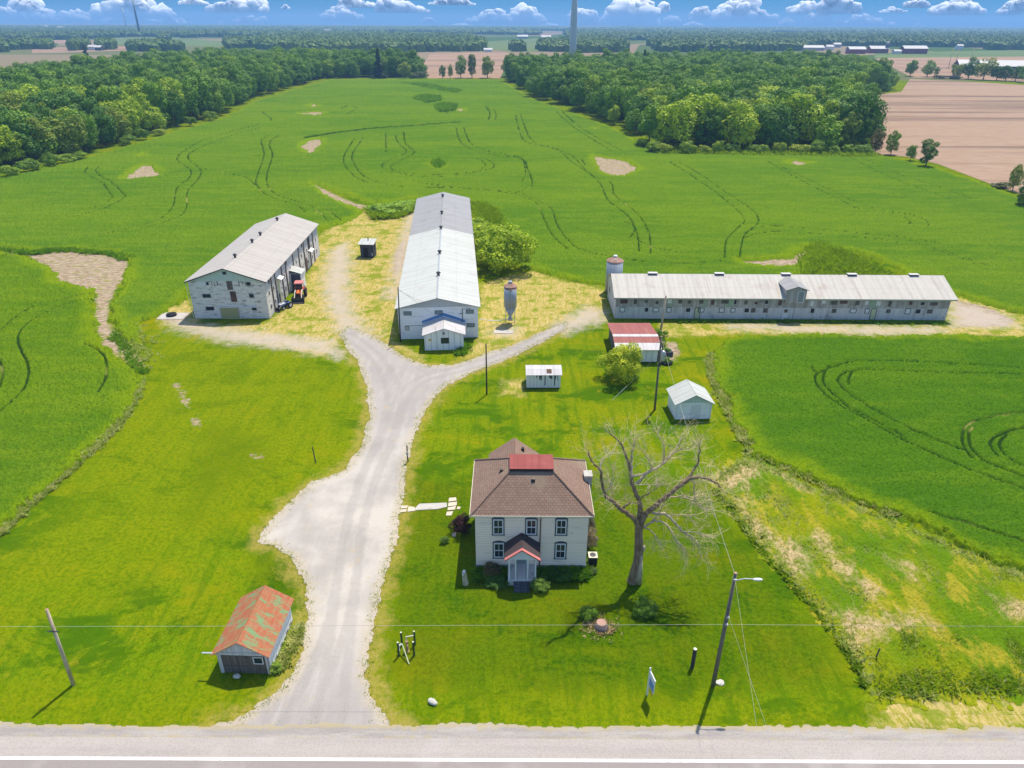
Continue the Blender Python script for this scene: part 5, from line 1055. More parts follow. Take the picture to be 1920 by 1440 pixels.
# ------------------------------------------------------------------ dead tree
DT = thing('dead_tree', 'large leafless grey tree standing on the lawn beside the house', 'tree', (11.35, 50.3, 0))
Y0 = 50.3
def zp(zx, zy): return 1080+zx*.23616, 770+zy*.23616
rt = random.Random(11)
def limb_pts(pts, d0, d1):
    n = len(pts); o = []
    for i, (a, b) in enumerate(pts):
        q = at(*zp(a, b), Y0+d0+(d1-d0)*i/max(1, n-1)); o.append(Vector((q.x-11.35, q.y-Y0, max(q.z, -.2))))
    return o
def smooth3(P, n=5):
    o = []
    for i in range(len(P)-1):
        a, b, c, d = P[max(i-1, 0)], P[i], P[i+1], P[min(i+2, len(P)-1)]
        for k in range(n):
            t = k/n; o.append(.5*((2*b)+(c-a)*t+(2*a-5*b+4*c-d)*t*t+(3*b-a-3*c+d)*t**3))
    return o+[P[-1]]
def barkmat(name, a, b):
    m = Mt(name); v = m.obj(); n = m.noise(m.scale(v, (3, 3, .6)), 2, 5, .7); c = m.mix(m.mr(n, .35, .65), a, b); return m.out(c, .95, m.bump(n, .7, .06))
M['dead_bark'] = barkmat('dead_bark', (.15, .095, .05), (.30, .22, .14)); M['dead_grey'] = barkmat('dead_grey', (.34, .27, .18), (.54, .46, .33)); M['dead_twig'] = simple('dead_twig', (.48, .39, .25), .95, .25, 2)
twm = MB()
def twig(p, d, L, r, dep):
    P = [p]; q = p.copy(); n = 3
    for i in range(n):
        d = (d+Vector((rt.gauss(0, .28), rt.gauss(0, .28), rt.gauss(.02, .22)))).normalized(); q = q+d*(L/n); P.append(q.copy())
    twm.tube(P, [r, r*.8, r*.55, r*.25], 3, False)
    if dep > 0:
        for k in range(rt.randint(1, 3)):
            i = rt.randint(1, n); e = (d+Vector((rt.gauss(0, .7), rt.gauss(0, .7), rt.gauss(0, .6)))).normalized(); twig(P[i], e, L*rt.uniform(.45, .75), r*.6, dep-1)
trunk_p = smooth3(limb_pts([(452,1362),(470,1280),(492,1190),(500,1060),(497,960),(508,880)], 0, .0)); n = len(trunk_p)
m = MB(); m.tube(trunk_p, [.62-.30*(i/(n-1))**.55 if i else .72 for i in range(n)], 14); m.build('trunk', 'dead_bark', DT, True)
LIMBS = [([(500,930),(470,870),(430,830),(360,785),(290,720),(230,670),(205,560),(190,470),(120,400),(95,330)], .26, -.3, -2.0, 'dead_bark'),([(365,790),(405,745),(440,732),(495,738)], .12, -.6, -.1, 'dead_bark'),([(505,890),(510,740),(480,670),(445,570),(430,470),(400,370),(340,240),(270,180)], .25, 0, 1.5, 'dead_bark'),([(443,530),(440,420),(450,300),(480,200)], .13, .5, 2.2, 'dead_grey'),([(450,525),(540,500),(600,460),(580,400),(520,300)], .11, .6, 1.5, 'dead_grey'),
 ([(510,890),(540,840),(590,790),(700,700),(830,590),(920,540),(1000,530),(1110,570),(1150,610)], .30, 0, -1.2, 'dead_bark'),([(830,590),(900,520),(960,430),(980,330),(980,260)], .15, -.6, 1., 'dead_bark'),([(480,580),(560,500),(690,420),(760,340),(820,260),(840,180)], .14, .5, 3.2, 'dead_grey'),([(690,420),(700,290),(650,180)], .09, 2, 2.8, 'dead_grey'),([(515,690),(600,640),(650,600)], .08, .2, .8, 'dead_bark'),([(455,590),(560,585),(660,590)], .06, .4, -.5, 'dead_grey'),([(760,345),(830,310),(950,290)], .08, 2.5, 3, 'dead_grey'),
 ([(540,920),(600,880),(660,820),(700,745)], .09, 0, -1.2, 'dead_grey'),([(600,812),(720,830),(800,910),(850,960),(930,1010),(975,1080),(990,1180)], .14, -.3, -2.6, 'dead_grey'),([(530,930),(600,890),(680,880),(760,960),(800,1030),(860,1090),(890,1160)], .11, -.1, -2.8, 'dead_grey'),([(545,925),(600,960),(640,1000),(685,1080)], .08, -.1, -1.8, 'dead_grey'),([(850,960),(960,965),(1050,1000)], .06, -1.5, -2.6, 'dead_grey'),([(700,700),(850,680),(1050,685)], .08, -.4, .6, 'dead_grey'),([(840,690),(940,720),(1040,800)], .07, -.3, -.8, 'dead_grey'),([(720,830),(850,830),(960,828)], .05, -.8, .4, 'dead_grey'),([(940,560),(940,640),(950,720),(1030,790)], .06, -.9, -1.4, 'dead_grey'),([(225,665),(270,600),(300,500)], .06, -1, -.2, 'dead_grey'),([(240,660),(290,730),(270,560)], .04, -1, .4, 'dead_bark'),([(190,470),(220,380),(300,330)], .06, -1.8, -.6, 'dead_grey')]
for pts, r0, d0, d1, mt in LIMBS:
    P = smooth3(limb_pts(pts, d0, d1)); n = len(P)
    m = MB(); m.tube([p+Vector((rt.gauss(0, .03), rt.gauss(0, .05), rt.gauss(0, .03))) if 0 < i < n-1 else p for i, p in enumerate(P)], [r0*(1-.8*i/(n-1)) for i in range(n)], 8); m.build('limb', mt, DT, True)
    Ltot = sum((P[i+1]-P[i]).length for i in range(n-1))
    for i in range(int(Ltot*4.2)+6):
        k = rt.randint(int(n*.35), n-1); d = (P[k]-P[max(k-1, 0)]).normalized(); up = .35 if pts[-1][1] < 900 else -.45
        e = (d*.7+Vector((rt.gauss(0, .7), rt.gauss(0, .7), rt.gauss(up, .5)))).normalized(); twig(P[k], e, rt.uniform(.8, 2.0), .02, 2)
o = twm.build('twigs', 'dead_twig', DT); o['kind'] = 'stuff'
m = MB(); q = at(*zp(535, 1085), Y0); m.ell((q.x-11.35, -.1, q.z), (.2, .2, .35), 8, 6, .15); m.build('broken_stub', 'dead_grey', DT)
m = MB(); P = limb_pts([(485,1362),(498,1250),(510,1150)], -.36, -.33); m.tube([p+Vector((.12, -.05, 0)) for p in P], [.33, .22, .1], 8); m.build('bare_wood', 'dead_grey', DT, True)
# stump and trunk piece
x, y = g(1127, 1176); B = thing('tree_stump', 'wide cut tree stump with reddish top amid scattered chips', 'stump', (x, y, 0)); m = MB(); m.lathe(0, 0, [(.75, -.1), (.5, .12), (.44, .55)], 14); m.build('trunk', 'stump_side', B, True); m = MB(); m.lathe(0, 0, [(.43, .552), (.41, .58)], 14); m.build('cut_face', 'stump_cut', B)
tufts('wood_chips', np.array([(x, y)])+rng.normal(size=(160, 2))*np.array([.75, .6]), .03, .12, 'chips', 'tan wood chips scattered round the stump', 'wood chips', w=.08)
x, y = g(873, 1094); B = thing('standing_log', 'weathered grey log post standing before the house corner', 'log', (x, y, 0)); m = MB(); m.tube([(0, 0, -.1), (-.05, 0, .5), (-.12, .02, 1.35)], [.3, .25, .2], 9); m.build('trunk', 'dead_grey', B); m = MB(); m.ell((-.1, 0, 1.45), (.16, .16, .12), 8, 6, .2); m.ell((-.2, -.15, 1.2), (.1, .08, .1), 8, 6, .2); m.build('pale_stones', 'white', B)
x, y = g(815, 1313); 
for i in range(5): m = MB(); a, b = x+random.uniform(-.35, .35), y+random.uniform(-.35, .4); r = random.uniform(.15, .3); m.ell((a, b, r*.4), (r, r*.8, r*.7), 9, 6, .15); tag(m.build('rock', 'rock'), 'white rock in the little heap on the grass near the road', 'rock', 'white rocks heaped near the road')
# ------------------------------------------------------------------ silos, tanks
def silo(x, y, label):
    B = thing('feed_silo', label, 'silo', (x, y, 0)); r = 1.07
    m = MB(); m.lathe(0, 0, [(r, 3.0), (r, 6.55)], 28); m.build('bin_body', 'rusty_galv', B, True)
    m = MB(); m.lathe(0, 0, [(r+.06, 6.553), (r+.04, 6.65), (.35, 7.2), (.3, 7.35)], 28); m.build('cone_roof', 'rust', B); m = MB(); m.lathe(0, 0, [(.36, 7.353), (.3, 7.5)], 14); m.build('lid', 'steel', B)
    m = MB(); m.lathe(0, 0, [(.22, .95), (.25, 1.2), (r-.02, 2.997)], 28); m.build('hopper', 'galv', B, True)
    for k in range(4): t = math.pi/4+k*math.pi/2; a, b = math.cos(t)*(r+.02), math.sin(t)*(r+.02); m = MB(); m.box(a-.05, b-.05, 0, a+.05, b+.05, 4.2); m.build('leg', 'steel', B)
    m = MB()
    for z in [1.2+.35*i for i in range(16)]: m.box(-.2, -r-.17, z, .2, -r-.13, z+.04)
    m.box(-.24, -r-.17, .8, -.2, -r-.13, 6.8); m.box(.2, -r-.17, .8, .24, -r-.13, 6.8); m.build('ladder', 'steel', B)
    m = MB(); m.box(-.4, -.4, .55, .4, .4, .94); m.build('boot', 'steel', B); return B
silo(-.35, 113.4, 'tall rusty-topped feed silo on legs beside the middle barn')
m = MB(); P = [(-.6, 113.2, .8), (-2.5, 112.6, .75), (-4.2, 111.8, 1.1), (-5.4, 110.6, 1.9)]; m.tube(smooth3([Vector(p) for p in P]), .07, 8); tag(m.build('auger_pipe', 'white'), 'white feed pipe running from the silo to the middle barn', 'pipe')
B = thing('grain_bin', 'round galvanised grain bin showing above the end of the long barn', 'grain bin', (19.3, 129.6, 0)); m = MB(); m.lathe(0, 0, [(1.55, 0), (1.55, 6.1)], 32); m.build('bin_body', 'galv', B, True); m = MB(); m.lathe(0, 0, [(1.65, 6.1), (1.6, 6.18), (.4, 6.85), (.38, 6.95)], 32); m.build('cone_roof', 'rust', B); m = MB(); m.lathe(0, 0, [(.42, 6.953), (.35, 7.15)], 12); m.build('lid', 'white', B)
x, y = g(945, 622); m = MB(); m.box(x-1.7, y-.7, -.05, x+1.5, y+.6, .05); tag(m.build('concrete_pad', 'concrete'), 'square concrete pad on the straw in front of the silo', 'concrete pad')
x, y = g(322, 592); m = MB(); m.box(x-2.0, y-1.6, -.05, x+2.6, y+1.4, .045); tag(m.build('concrete_pad', 'concrete'), 'pale slab with a tyre on it beside the stone barn', 'concrete pad')
m = MB(); m.lathe(x, y, [(.55, .05), (.85, .1), (.9, .25), (.82, .42), (.55, .42), (.48, .3), (.55, .05)], 20); tag(m.build('tyre', 'rubber', None, True), 'big black tyre lying flat on the slab beside the stone barn', 'tyre')
# small dark outhouse
B = thing('outhouse', 'small dark upright hut with pale tin roof between the two barns', 'hut', (-33.2, 151.0, 0), R(-4)); m = MB(); m.box(0, 0, 0, 2.9, 2.4, 2.95); m.build('wall', 'dark_board', B); m = MB(); m.slab([(-.3, -.5, 2.97), (3.2, -.5, 2.97), (3.2, 2.7, 3.45), (-.3, 2.7, 3.45)], .08); rr = m.build('roof', 'roof_bright', B); m = MB(); m.tube([(1.5, 1.6, 3.2), (1.5, 1.6, 4.1)], .1, 8); m.build('stove_pipe', 'black', rr); m = MB(); m.box(.7, -.05, .05, 1.7, -.003, 2.2); m.build('door', 'black', B); m = MB(); m.box(2.5, -.04, .4, 2.65, -.003, 1.0); m.build('notice', 'white', B)
# ------------------------------------------------------------------ poles and wires
def pole(x, y, h, label, r=.15, mat='pole_wood', lean=(0, 0), cat='utility pole', name='utility_pole'):
    B = thing(name, label, cat, (x, y, 0)); m = MB(); m.tube([(0, 0, -.2), (lean[0]*.5, lean[1]*.5, h*.5), (lean[0], lean[1], h)], [r, r*.86, r*.7], 10); m.build('pole', mat, B, True)
    m = MB(); m.lathe(lean[0], lean[1], [(r*.69, h+.002), (r*.66, h+.03)], 10); m.build('top_cap', 'stump_cut' if mat != 'pole_dark' else 'pole_dark', B); return B
PL = pole(-34.0, 38.5, 7.8, 'bare grey utility pole on the lawn near the western road end', .15, 'dead_grey', (.22, 0))
m = MB(); m.obox((.15, -.12, 5.75), XP, YN, UP, .8, .08, .08); m.build('bracket', 'dark_steel', PL)
PR = pole(15.8, 38.75, 11.3, 'tallest roadside pole carrying a street light arm', .17, 'pole_wood', (.1, 0))
m = MB(); m.tube([(.15, 0, 10.6), (.8, 0, 10.8), (1.5, 0, 10.75)], .04, 8); ar = m.build('lamp_arm', 'steel', PR); m = MB(); m.ell((1.75, 0, 10.72), (.38, .13, .1), 12, 6); m.build('lamp_head', 'white', ar)
for z in (10.9, 7.3, 6.6): m = MB(); m.obox((.05, -.15, z), XP, YN, UP, .2, .3, .12); m.build('insulator', 'steel', PR)
P4 = pole(-3.5, 87.1, 7.6, 'dark slender pole beside the driveway fork', .12, 'pole_dark')
P5 = pole(19.05, 82.9, 10.6, 'pole with a grey transformer can near the garden shed', .16, 'pole_wood', (-.15, 0))
m = MB(); m.lathe(.22, -.42, [(.28, 7.5), (.3, 7.6), (.3, 8.6), (.24, 8.75), (.1, 8.85)], 16); m.build('transformer', 'steel', P5, True); m = MB(); m.obox((-.1, -.2, 9.9), XP, YN, UP, .9, .1, .1); m.build('crossarm', 'dead_grey', P5); m = MB(); m.tube([(.05, -.2, 8.8), (.1, -.25, 9.4)], .06, 6); m.obox((-.05, -.3, 6.9), XP, YN, UP, .3, .3, .6); m.build('cutout', 'dark_steel', P5)
P6 = pole(24.6, 109.0, 6.6, 'weathered pole standing close before the long barn wall', .2, 'dead_grey', (.3, 0))
PB = pole(-18.05, 105.2, 9.2, 'dark pole at the front corner of the middle barn', .12, 'pole_dark', (.25, 0))
def wire(pts, label, r=.016, mat='wire', sag=.0, cat='wire', name='power_wire'):
    P = []
    for a, b in zip(pts[:-1], pts[1:]):
        a, b = Vector(a), Vector(b)
        for k in range(12): t = k/12; q = a.lerp(b, t); q.z -= sag*4*t*(1-t); P.append(q)
    P.append(Vector(pts[-1])); m = MB(); m.tube(P, r, 4, False); return tag(m.build(name, mat), label, cat)
zL = at(105, 1173, 38.5).z; zR = at(1366, 1169, 38.7).z
wire([(-75, 38.5, zL-.2), (-33.8, 38.4, zL), (15.85, 38.6, zR), (75, 38.6, zR-.2)], 'long thin wire strung along the road between the two poles', .010, 'wire')
wire([(15.9, 38.75, 11.1), (18.95, 82.8, 10.2)], 'wire from the street light pole back to the transformer pole', .014, 'wire', .5)
wire([(15.9, 38.75, 10.9), (*g(1430, 1438, 8.8), 8.8), (24, 12, 8.5)], 'upper service wire crossing the road from the street light pole', .008, 'wire')
wire([(15.9, 38.75, 7.4), (*g(1440, 1370, 6.9), 6.9), (26, 10, 6.5)], 'lower service wire crossing the road from the street light pole', .008, 'wire')
wire([(18.95, 82.8, 9.9), (24.8, 109, 6.4)], 'wire from the transformer pole to the pole at the long barn', .014, 'wire_dark', .2)
wire([(18.9, 82.8, 8.6), (-3.5, 87.1, 7.4)], 'slack wire between transformer pole and slender driveway pole', .009, 'wire_dark', .4); wire([(-3.5, 87.1, 7.4), (-17.8, 105.2, 9.0)], 'wire from the slender pole to the middle barn pole', .010, 'wire_dark', .5)
for k, xx in enumerate((-14.6, -13.8, -13)): wire([(-17.8, 105.2, 9.0-.15*k), (xx, 106.3, 6.1)], ['upper', 'middle', 'lowest'][k]+' of three drop wires onto the middle barn gable', .010, 'wire_dark', .15)
gx, gy = g(1146, 752); wire([(gx, gy, 0), (18.95, 82.8, 8.2)], 'slanting guy wire anchored in the lawn below the round bush', .012, 'wire', name='guy_wire'); a = Vector((gx, gy, 0)); b = Vector((18.95, 82.8, 8.2)); m = MB(); m.tube([a.lerp(b, .03), a.lerp(b, .33)], .035, 6); tag(m.build('guy_guard', 'white'), 'white guard sleeve over the slanting guy wire', 'guy guard')
gx, gy = g(886, 732); wire([(gx, gy, 0), (-3.5, 87.1, 2.6)], 'short guy wire beside the slender driveway pole', .012, 'wire', name='guy_wire')
def post(u, v, h, label, r=.09, mat='pole_dark', lean=(0, 0), group=None, cap=None):
    x, y = g(u, v); B = thing('post', label, 'post', (x, y, 0), 0, group); m = MB(); m.tube([(0, 0, -.1), (lean[0], lean[1], h)], r, 8); m.build('shaft', mat, B); m = MB(); m.lathe(lean[0], lean[1], [(r*.98, h+.002), (r*.9, h+.04)], 8); m.build('cap', cap or mat, B); return B
post(592, 868, 2.1, 'dark leaning post in the grass west of the driveway', .07, lean=(-.15, .1)); post(765, 866, 2.2, 'dark post with a pale rag at the driveway edge', .07)
x, y = g(765, 866); m = MB(); m.ell((x, y-.1, 1.2), (.14, .1, .3), 8, 6, .2); tag(m.build('rag', 'rock'), 'pale rag hanging on the driveway post', 'rag')
post(1298, 1250, 1.95, 'thick short log post near the street light pole', .16, 'pole_dark', cap='cream')
for (u, v), l in [((748,1230),'nearest to the driveway of four pale-capped posts round the pump'),((754,1211),'rear post on the driveway side of the pump'),((778,1209),'rear post on the house side of the pump'),((776.5,1229),'front post on the house side of the pump')]: post(u, v, 1.5, l, .085, 'green_paint', group='pale-capped posts round the pump', cap='cream')
x, y = g(1640, 1238); post(1640, 1238, 1.3, 'old fence post alone in the rough meadow', .06, 'old_wood', (.1, 0))
x, y = g(764, 1220); B = thing('hand_pump', 'rusty hand pump standing between four pale-capped posts', 'pump', (x, y, 0)); m = MB(); m.lathe(0, 0, [(.2, 0), (.12, .1), (.09, .8), (.14, .85), (.14, 1.1)], 10); m.build('pump_body', 'tan_metal', B); m = MB(); m.tube([(0, 0, 1.1), (-.05, .1, 1.45), (.55, .25, 1.45)], .05, 6); m.build('handle', 'cream', B); m = MB(); m.tube([(0, 0, .9), (.1, -.35, .85), (.1, -.42, .65)], .05, 6); m.build('spout', 'rust', B)
a = Vector((*g(767, 1246), .05)); b = Vector((*g(755, 1222), .9)); B = thing('pipe_stand', 'pale slanting pipe with bent head leaning beside the pump', 'pipe', a); m = MB(); m.tube([(0, 0, 0), b-a], .05, 6); m.build('pipe', 'pale_pipe', B); m = MB(); m.tube([b-a, b-a+Vector((-.25, -.1, -.1)), b-a+Vector((-.2, -.3, -.5))], .07, 6); m.build('elbow', 'white', B)
x, y = g(1213, 1303); B = thing('yard_sign', 'white and blue sign board turned edge-on to the road', 'sign', (x, y, 0), R(12)); m = MB(); m.box(-.05, -.05, 0, .05, .05, 2.95); m.build('post', 'white', B); m = MB(); m.box(-.04, -1.05, 2.6, .04, -.053, 2.7); m.build('arm', 'white', B); m = MB(); m.box(-.02, -1.0, 1.25, .02, -.1, 2.55); bd = m.build('board', 'white', B); m = MB(); m.box(.021, -.95, 1.35, .026, -.15, 2.1); m.box(-.026, -.95, 1.35, -.021, -.15, 2.1); m.build('blue_panel', 'sign_blue', bd); m = MB(); m.box(-.015, -.9, .75, .015, -.2, 1.2); m.build('rider_board', 'sign_yellow', B)
x, y = g(1350, 1280); m = MB(); m.ell((x, y, .02), (.4, .28, .1), 9, 6, .2); tag(m.build('rock', 'rock'), 'flat pale stone at the foot of the street light pole', 'rock')
# ------------------------------------------------------------------ tractors
def wheel(par, x, y, r, w, rim='tan_metal'):
    m = MB(); P = [(-w/2, r*.62), (-w/2, r*.92), (-w*.3, r), (w*.3, r), (w/2, r*.92), (w/2, r*.62)]; n = 20
    vs = []; fs = []
    for i in range(n):
        t = 2*math.pi*i/n
        for dx, q in P: vs.append((x+dx, y+math.cos(t)*q, r+math.sin(t)*q))
    k = len(P)
    for i in range(n):
        for j in range(k): fs.append((i*k+j, i*k+(j+1) % k, ((i+1) % n)*k+(j+1) % k, ((i+1) % n)*k+j))
    m.add(vs, fs); wh = m.build('wheel', 'rubber', par); m = MB(); m.tube([(x-w*.35, y, r), (x+w*.35, y, r)], r*.64, 16); m.build('rim', rim, wh); return wh
def tractor(loc, rz, label, s, hood, hood2, roof, cab=True, rim='tan_metal', name='tractor'):
    B = thing(name, label, 'tractor', loc, rz); B.scale = (s, s, s)
    for a in (-1, 1): wheel(B, a*.85, 1.35, .75, .48, rim); wheel(B, a*.72, -.75, .48, .34, rim)
    m = MB(); m.box(-.3, -1.15, .55, .3, 1.7, .9); m.build('chassis', 'dark_steel', B)
    m = MB(); m.add([(-.36,-1.3,.9),(.36,-1.3,.9),(.38,.45,.9),(-.38,.45,.9),(-.3,-1.25,1.35),(.3,-1.25,1.35),(.36,.45,1.55),(-.36,.45,1.55)], [(0,3,2,1),(4,5,6,7),(0,1,5,4),(1,2,6,5),(2,3,7,6),(3,0,4,7)]); h = m.build('hood', hood, B); m = MB(); m.slab([(-.2,-1.2,1.37),(.2,-1.2,1.37),(.24,.3,1.535),(-.24,.3,1.535)], .02); m.build('hood_top', hood2, h); m = MB(); m.box(-.28, -1.33, .95, .28, -1.303, 1.3); m.build('grille', 'black', h)
    for a in (-1, 1): m = MB(); m.add([(a*.6-.25,.75,1.45),(a*.6+.25,.75,1.45),(a*.6+.25,1.4,1.62),(a*.6-.25,1.4,1.62),(a*.6-.25,2.05,1.3),(a*.6+.25,2.05,1.3)], [(0,1,2,3),(3,2,5,4)]); m.build('fender', hood, B)
    m = MB(); m.box(-.28, .95, 1.0, .28, 1.5, 1.2); m.box(-.28, 1.45, 1.2, .28, 1.58, 1.7); m.build('seat', 'black', B); m = MB(); m.tube([(0, .5, 1.4), (0, .75, 1.65)], .03, 6); m.lathe(0, .78, [(.2, 1.66), (.22, 1.68), (.2, 1.7)], 12); m.build('steering_wheel', 'black', B)
    if cab:
        for a in (-1, 1):
            for y in (.55, 1.9): m = MB(); m.box(a*.58-.04, y-.04, 1.3, a*.58+.04, y+.04, 2.45); m.build('cab_post', hood, B)
        m = MB(); m.box(-.72, .35, 2.453, .72, 2.05, 2.6); m.build('cab_roof', roof, B); m = MB(); m.box(-.54, .53, 1.6, .54, .545, 2.44); m.build('windscreen', 'glass', B)
        m = MB(); m.tube([(.75, .6, 2.0), (1.0, .5, 2.0)], .02, 6); m.box(.95, .46, 1.85, 1.1, .5, 2.15); m.build('mirror', 'black', B)
    m = MB(); m.tube([(.22, -.6, 1.4), (.22, -.6, 2.1)], .05, 8); m.build('exhaust', 'black', B)
    for a in (-1, 1): m = MB(); m.tube([(a*.55, .3, 1.5), (a*.55, -.9, 1.45), (a*.6, -2.0, .65)], [.09, .09, .08], 6); m.build('loader_arm', 'cream' if cab else 'steel', B)
    m = MB(); bw = 1.05; m.slab([(-bw,-2.0,.15),(bw,-2.0,.15),(bw,-2.05,.85),(-bw,-2.05,.85)], .06); m.slab([(-bw,-2.75,.1),(bw,-2.75,.1),(bw,-2.0,.14),(-bw,-2.0,.14)][::-1], .05)
    for a in (-1, 1): m.slab([(a*bw,-2.75,.15),(a*bw,-2.05,.15),(a*bw,-2.06,.85),(a*bw,-2.3,.8)], .04)
    m.build('bucket', 'dark_steel', B); return B
tractor((-39.6, 125.0, 0), R(8), 'red and orange tractor with cab roof and front loader beside the barn porch', 1.08, 'tractor_red', 'tractor_orange', 'faded_red')
tractor((-41.0, 119.7, 0), R(-32), 'small blue tractor with low front loader at the barn corner', .72, 'blue_paint', 'white', 'blue_paint', False, 'white', name='compact_tractor')
# ------------------------------------------------------------------ wind turbines
def turbine(x, y, hub, label, r0, blade=45, yaw=0, rot0=0.5, mat='tower_white'):
    B = thing('wind_turbine', label, 'wind turbine', (x, y, 0), yaw); m = MB(); m.lathe(0, 0, [(r0*1.1, -1), (r0, hub*.3), (r0*.86, hub*.6), (r0*.6, hub-1.5)], 24); m.build('tower', mat, B, True)
    m = MB(); m.box(-2, -4, hub-1.7, 2, 7, hub+2); m.build('nacelle', 'white', B); m = MB(); m.ell((0, -5, hub), (1.8, 2, 1.8), 12, 8); hb = m.build('hub', 'white', B)
    for k in range(3):
        t = rot0+k*2*math.pi/3; d = Vector((math.sin(t), 0, math.cos(t))); s = Vector((math.cos(t), 0, -math.sin(t))); c = Vector((0, -5.4, hub)); m = MB()
        m.add([c+d*1.5-s*.7+YN*.4, c+d*1.5+s*.7+YN*.4, c+d*(blade*.22)+s*1.9, c+d*(blade*.22)-s*.9, c+d*blade+s*.2, c+d*blade-s*.15, c+d*1.5-s*.7-YN*.4, c+d*1.5+s*.7-YN*.4, c+d*(blade*.22)+s*1.9-YN*.5, c+d*(blade*.22)-s*.9-YN*.5, c+d*blade+s*.2-YN*.1, c+d*blade-s*.15-YN*.1], [(0,1,2,3),(3,2,4,5),(7,6,9,8),(8,9,11,10),(1,7,8,2),(2,8,10,4),(6,0,3,9),(9,3,5,11)]); m.build('blade', 'white', B)
x, y = g(1062, 101, 18); turbine(60.5, 800, 96, 'huge nearby turbine tower rising behind the wood, cut by the photo top', 3.6, 40, R(0), 0)
q = at(249, 2, 2600); turbine(q.x, 2600, q.z, 'taller of the two distant turbines above the western fields', 3.4, 31, R(-15), .55, 'dark_trim')
q = at(229, 15, 4300); turbine(q.x, 4300, q.z, 'smaller farther turbine beside the taller distant one', 3.4, 26, R(-20), .9, 'steel')
# ------------------------------------------------------------------ far farm buildings
def farm(u, v, wpx, hm, dm, label, wall='far_wall', roof='far_roof', name='farm_building', rz=0, rise=.25):
    x, y = g(u, v); s = math.hypot(y, CH)/F*1.0; w = wpx*s
    B = thing(name, label, 'farm building', (x-w/2, y, 0), rz); m = MB(); m.box(0, 0, 0, w, dm, hm); m.build('wall', wall, B)
    m = MB(); r = dm*rise; m.slab([(-.5,-.8,hm),(w+.5,-.8,hm),(w+.5,dm/2,hm+r),(-.5,dm/2,hm+r)], .3); m.slab([(-.5,dm/2+.01,hm+r),(w+.5,dm/2+.01,hm+r),(w+.5,dm+.8,hm),(-.5,dm+.8,hm)], .3); m.build('roof', roof, B); return B
for u, v, w, h, d, l, wl in [(1607,101,28,7,16,'distant red barn with pale roof, nearest the turbine side','barn_red'),(1648,100,30,7,18,'distant red barn with slanting pale roof in the middle of the farm','barn_red'),(1716,101,40,8,18,'widest distant red barn with bright roof','barn_red'),(1525,95,36,5,16,'low distant white shed before the bluish wood','far_wall'),(1556,94,12,6,12,'tiny white house beside the low white shed','white'),(1570,89,12,6,12,'small white barn up the slope from the farm','far_wall'),(1800,93,10,7,10,'lone white house under far trees','white'),
    (1683,101,12,4,10,'tiny white shed between the red barns','white'),(1293,70,42,5,22,'long bright roof glinting on the far plain','far_wall'),(1350,70,30,5,22,'second bright roof beside the long glinting one','far_wall'),(980,72,18,5,20,'pale roof left of the big tower on the far plain','far_wall'),(1024,73,16,5,20,'small pale roof close to the big tower','far_wall'),(1170,70,5,8,12,'tiny white speck of a house in the far wood','white'),
    (895,91,12,5,14,'white farmhouse at the end of the hazy wooded rise','white'),(888,91,5,6,10,'tiny shed beside the white farmhouse on the rise','white'),(915,97,14,3,10,'long low pale shed behind the brown striped field','white'),(172,94,12,5,12,'white farmstead house beside dark trees','white'),(184,95,10,5,12,'dark roofed barn beside the white farmstead','dark_trim'),(535,80,14,6,16,'small tan house among hazy trees','far_wall'),(612,61,12,6,25,'pair of pale roofs far on the horizon','white'),(110,58,10,9,40,'pale roof glint on the far western woods','white'),(85,50+5,6,9,40,'tiny pale roof on the western horizon','white'),(515,81,8,5,12,'tiny tan barn beside hazy trees','far_wall')]:
    farm(u, v, w, h, d, l, wl)
farm(1880, 131, 150, 4, 26, 'very long low shed with pale roof behind the hedge trees', 'dark_trim', 'far_roof', name='poultry_house', rz=R(-14), rise=.22)
x, y = g(1663, 100); B = thing('silo_tower', 'dark domed silo standing among the distant red barns', 'silo', (x, y+4, 0)); m = MB(); m.lathe(0, 0, [(3.2, 0), (3.2, 16)], 14); m.build('bin_body', 'dark_trim', B, True); m = MB(); m.lathe(0, 0, [(3.2, 16.01), (2.4, 18), (.2, 19)], 14); m.build('dome', 'far_roof', B, True)
for u, l in ((1778, 'first of three thin poles crossing the tan field'), (1789, 'middle of three thin poles crossing the tan field'), (1817, 'last of three thin poles by the hedge trees')): x, y = g(u, 128); pole(x, y, 22, l, .35, 'dead_grey')
# ------------------------------------------------------------------ clouds (beyond the haze)
M['cloud'] = None
def cloud_mat():
    m = Mt('cloud'); p = m.n('ShaderNodeBsdfPrincipled'); p.inputs['Base Color'].default_value = (.97, .97, .98, 1); p.inputs['Roughness'].default_value = 1; p.inputs['Specular IOR Level'].default_value = 0
    p.inputs['Subsurface Weight'].default_value = 1; p.inputs['Subsurface Radius'].default_value = (1, 1, 1); p.inputs['Subsurface Scale'].default_value = 350.
    o = m.n('ShaderNodeOutputMaterial'); m.t.links.new(p.outputs[0], o.inputs[0]); return m.m
M['cloud'] = cloud_mat()
def ico(n=3):
    import bmesh
    bm = bmesh.new(); bmesh.ops.create_icosphere(bm, subdivisions=n, radius=1); V = np.array([v.co[:] for v in bm.verts]); Fc = np.array([[v.index for v in f.verts] for f in bm.faces]); bm.free(); return V, Fc
ICO = ico(3)
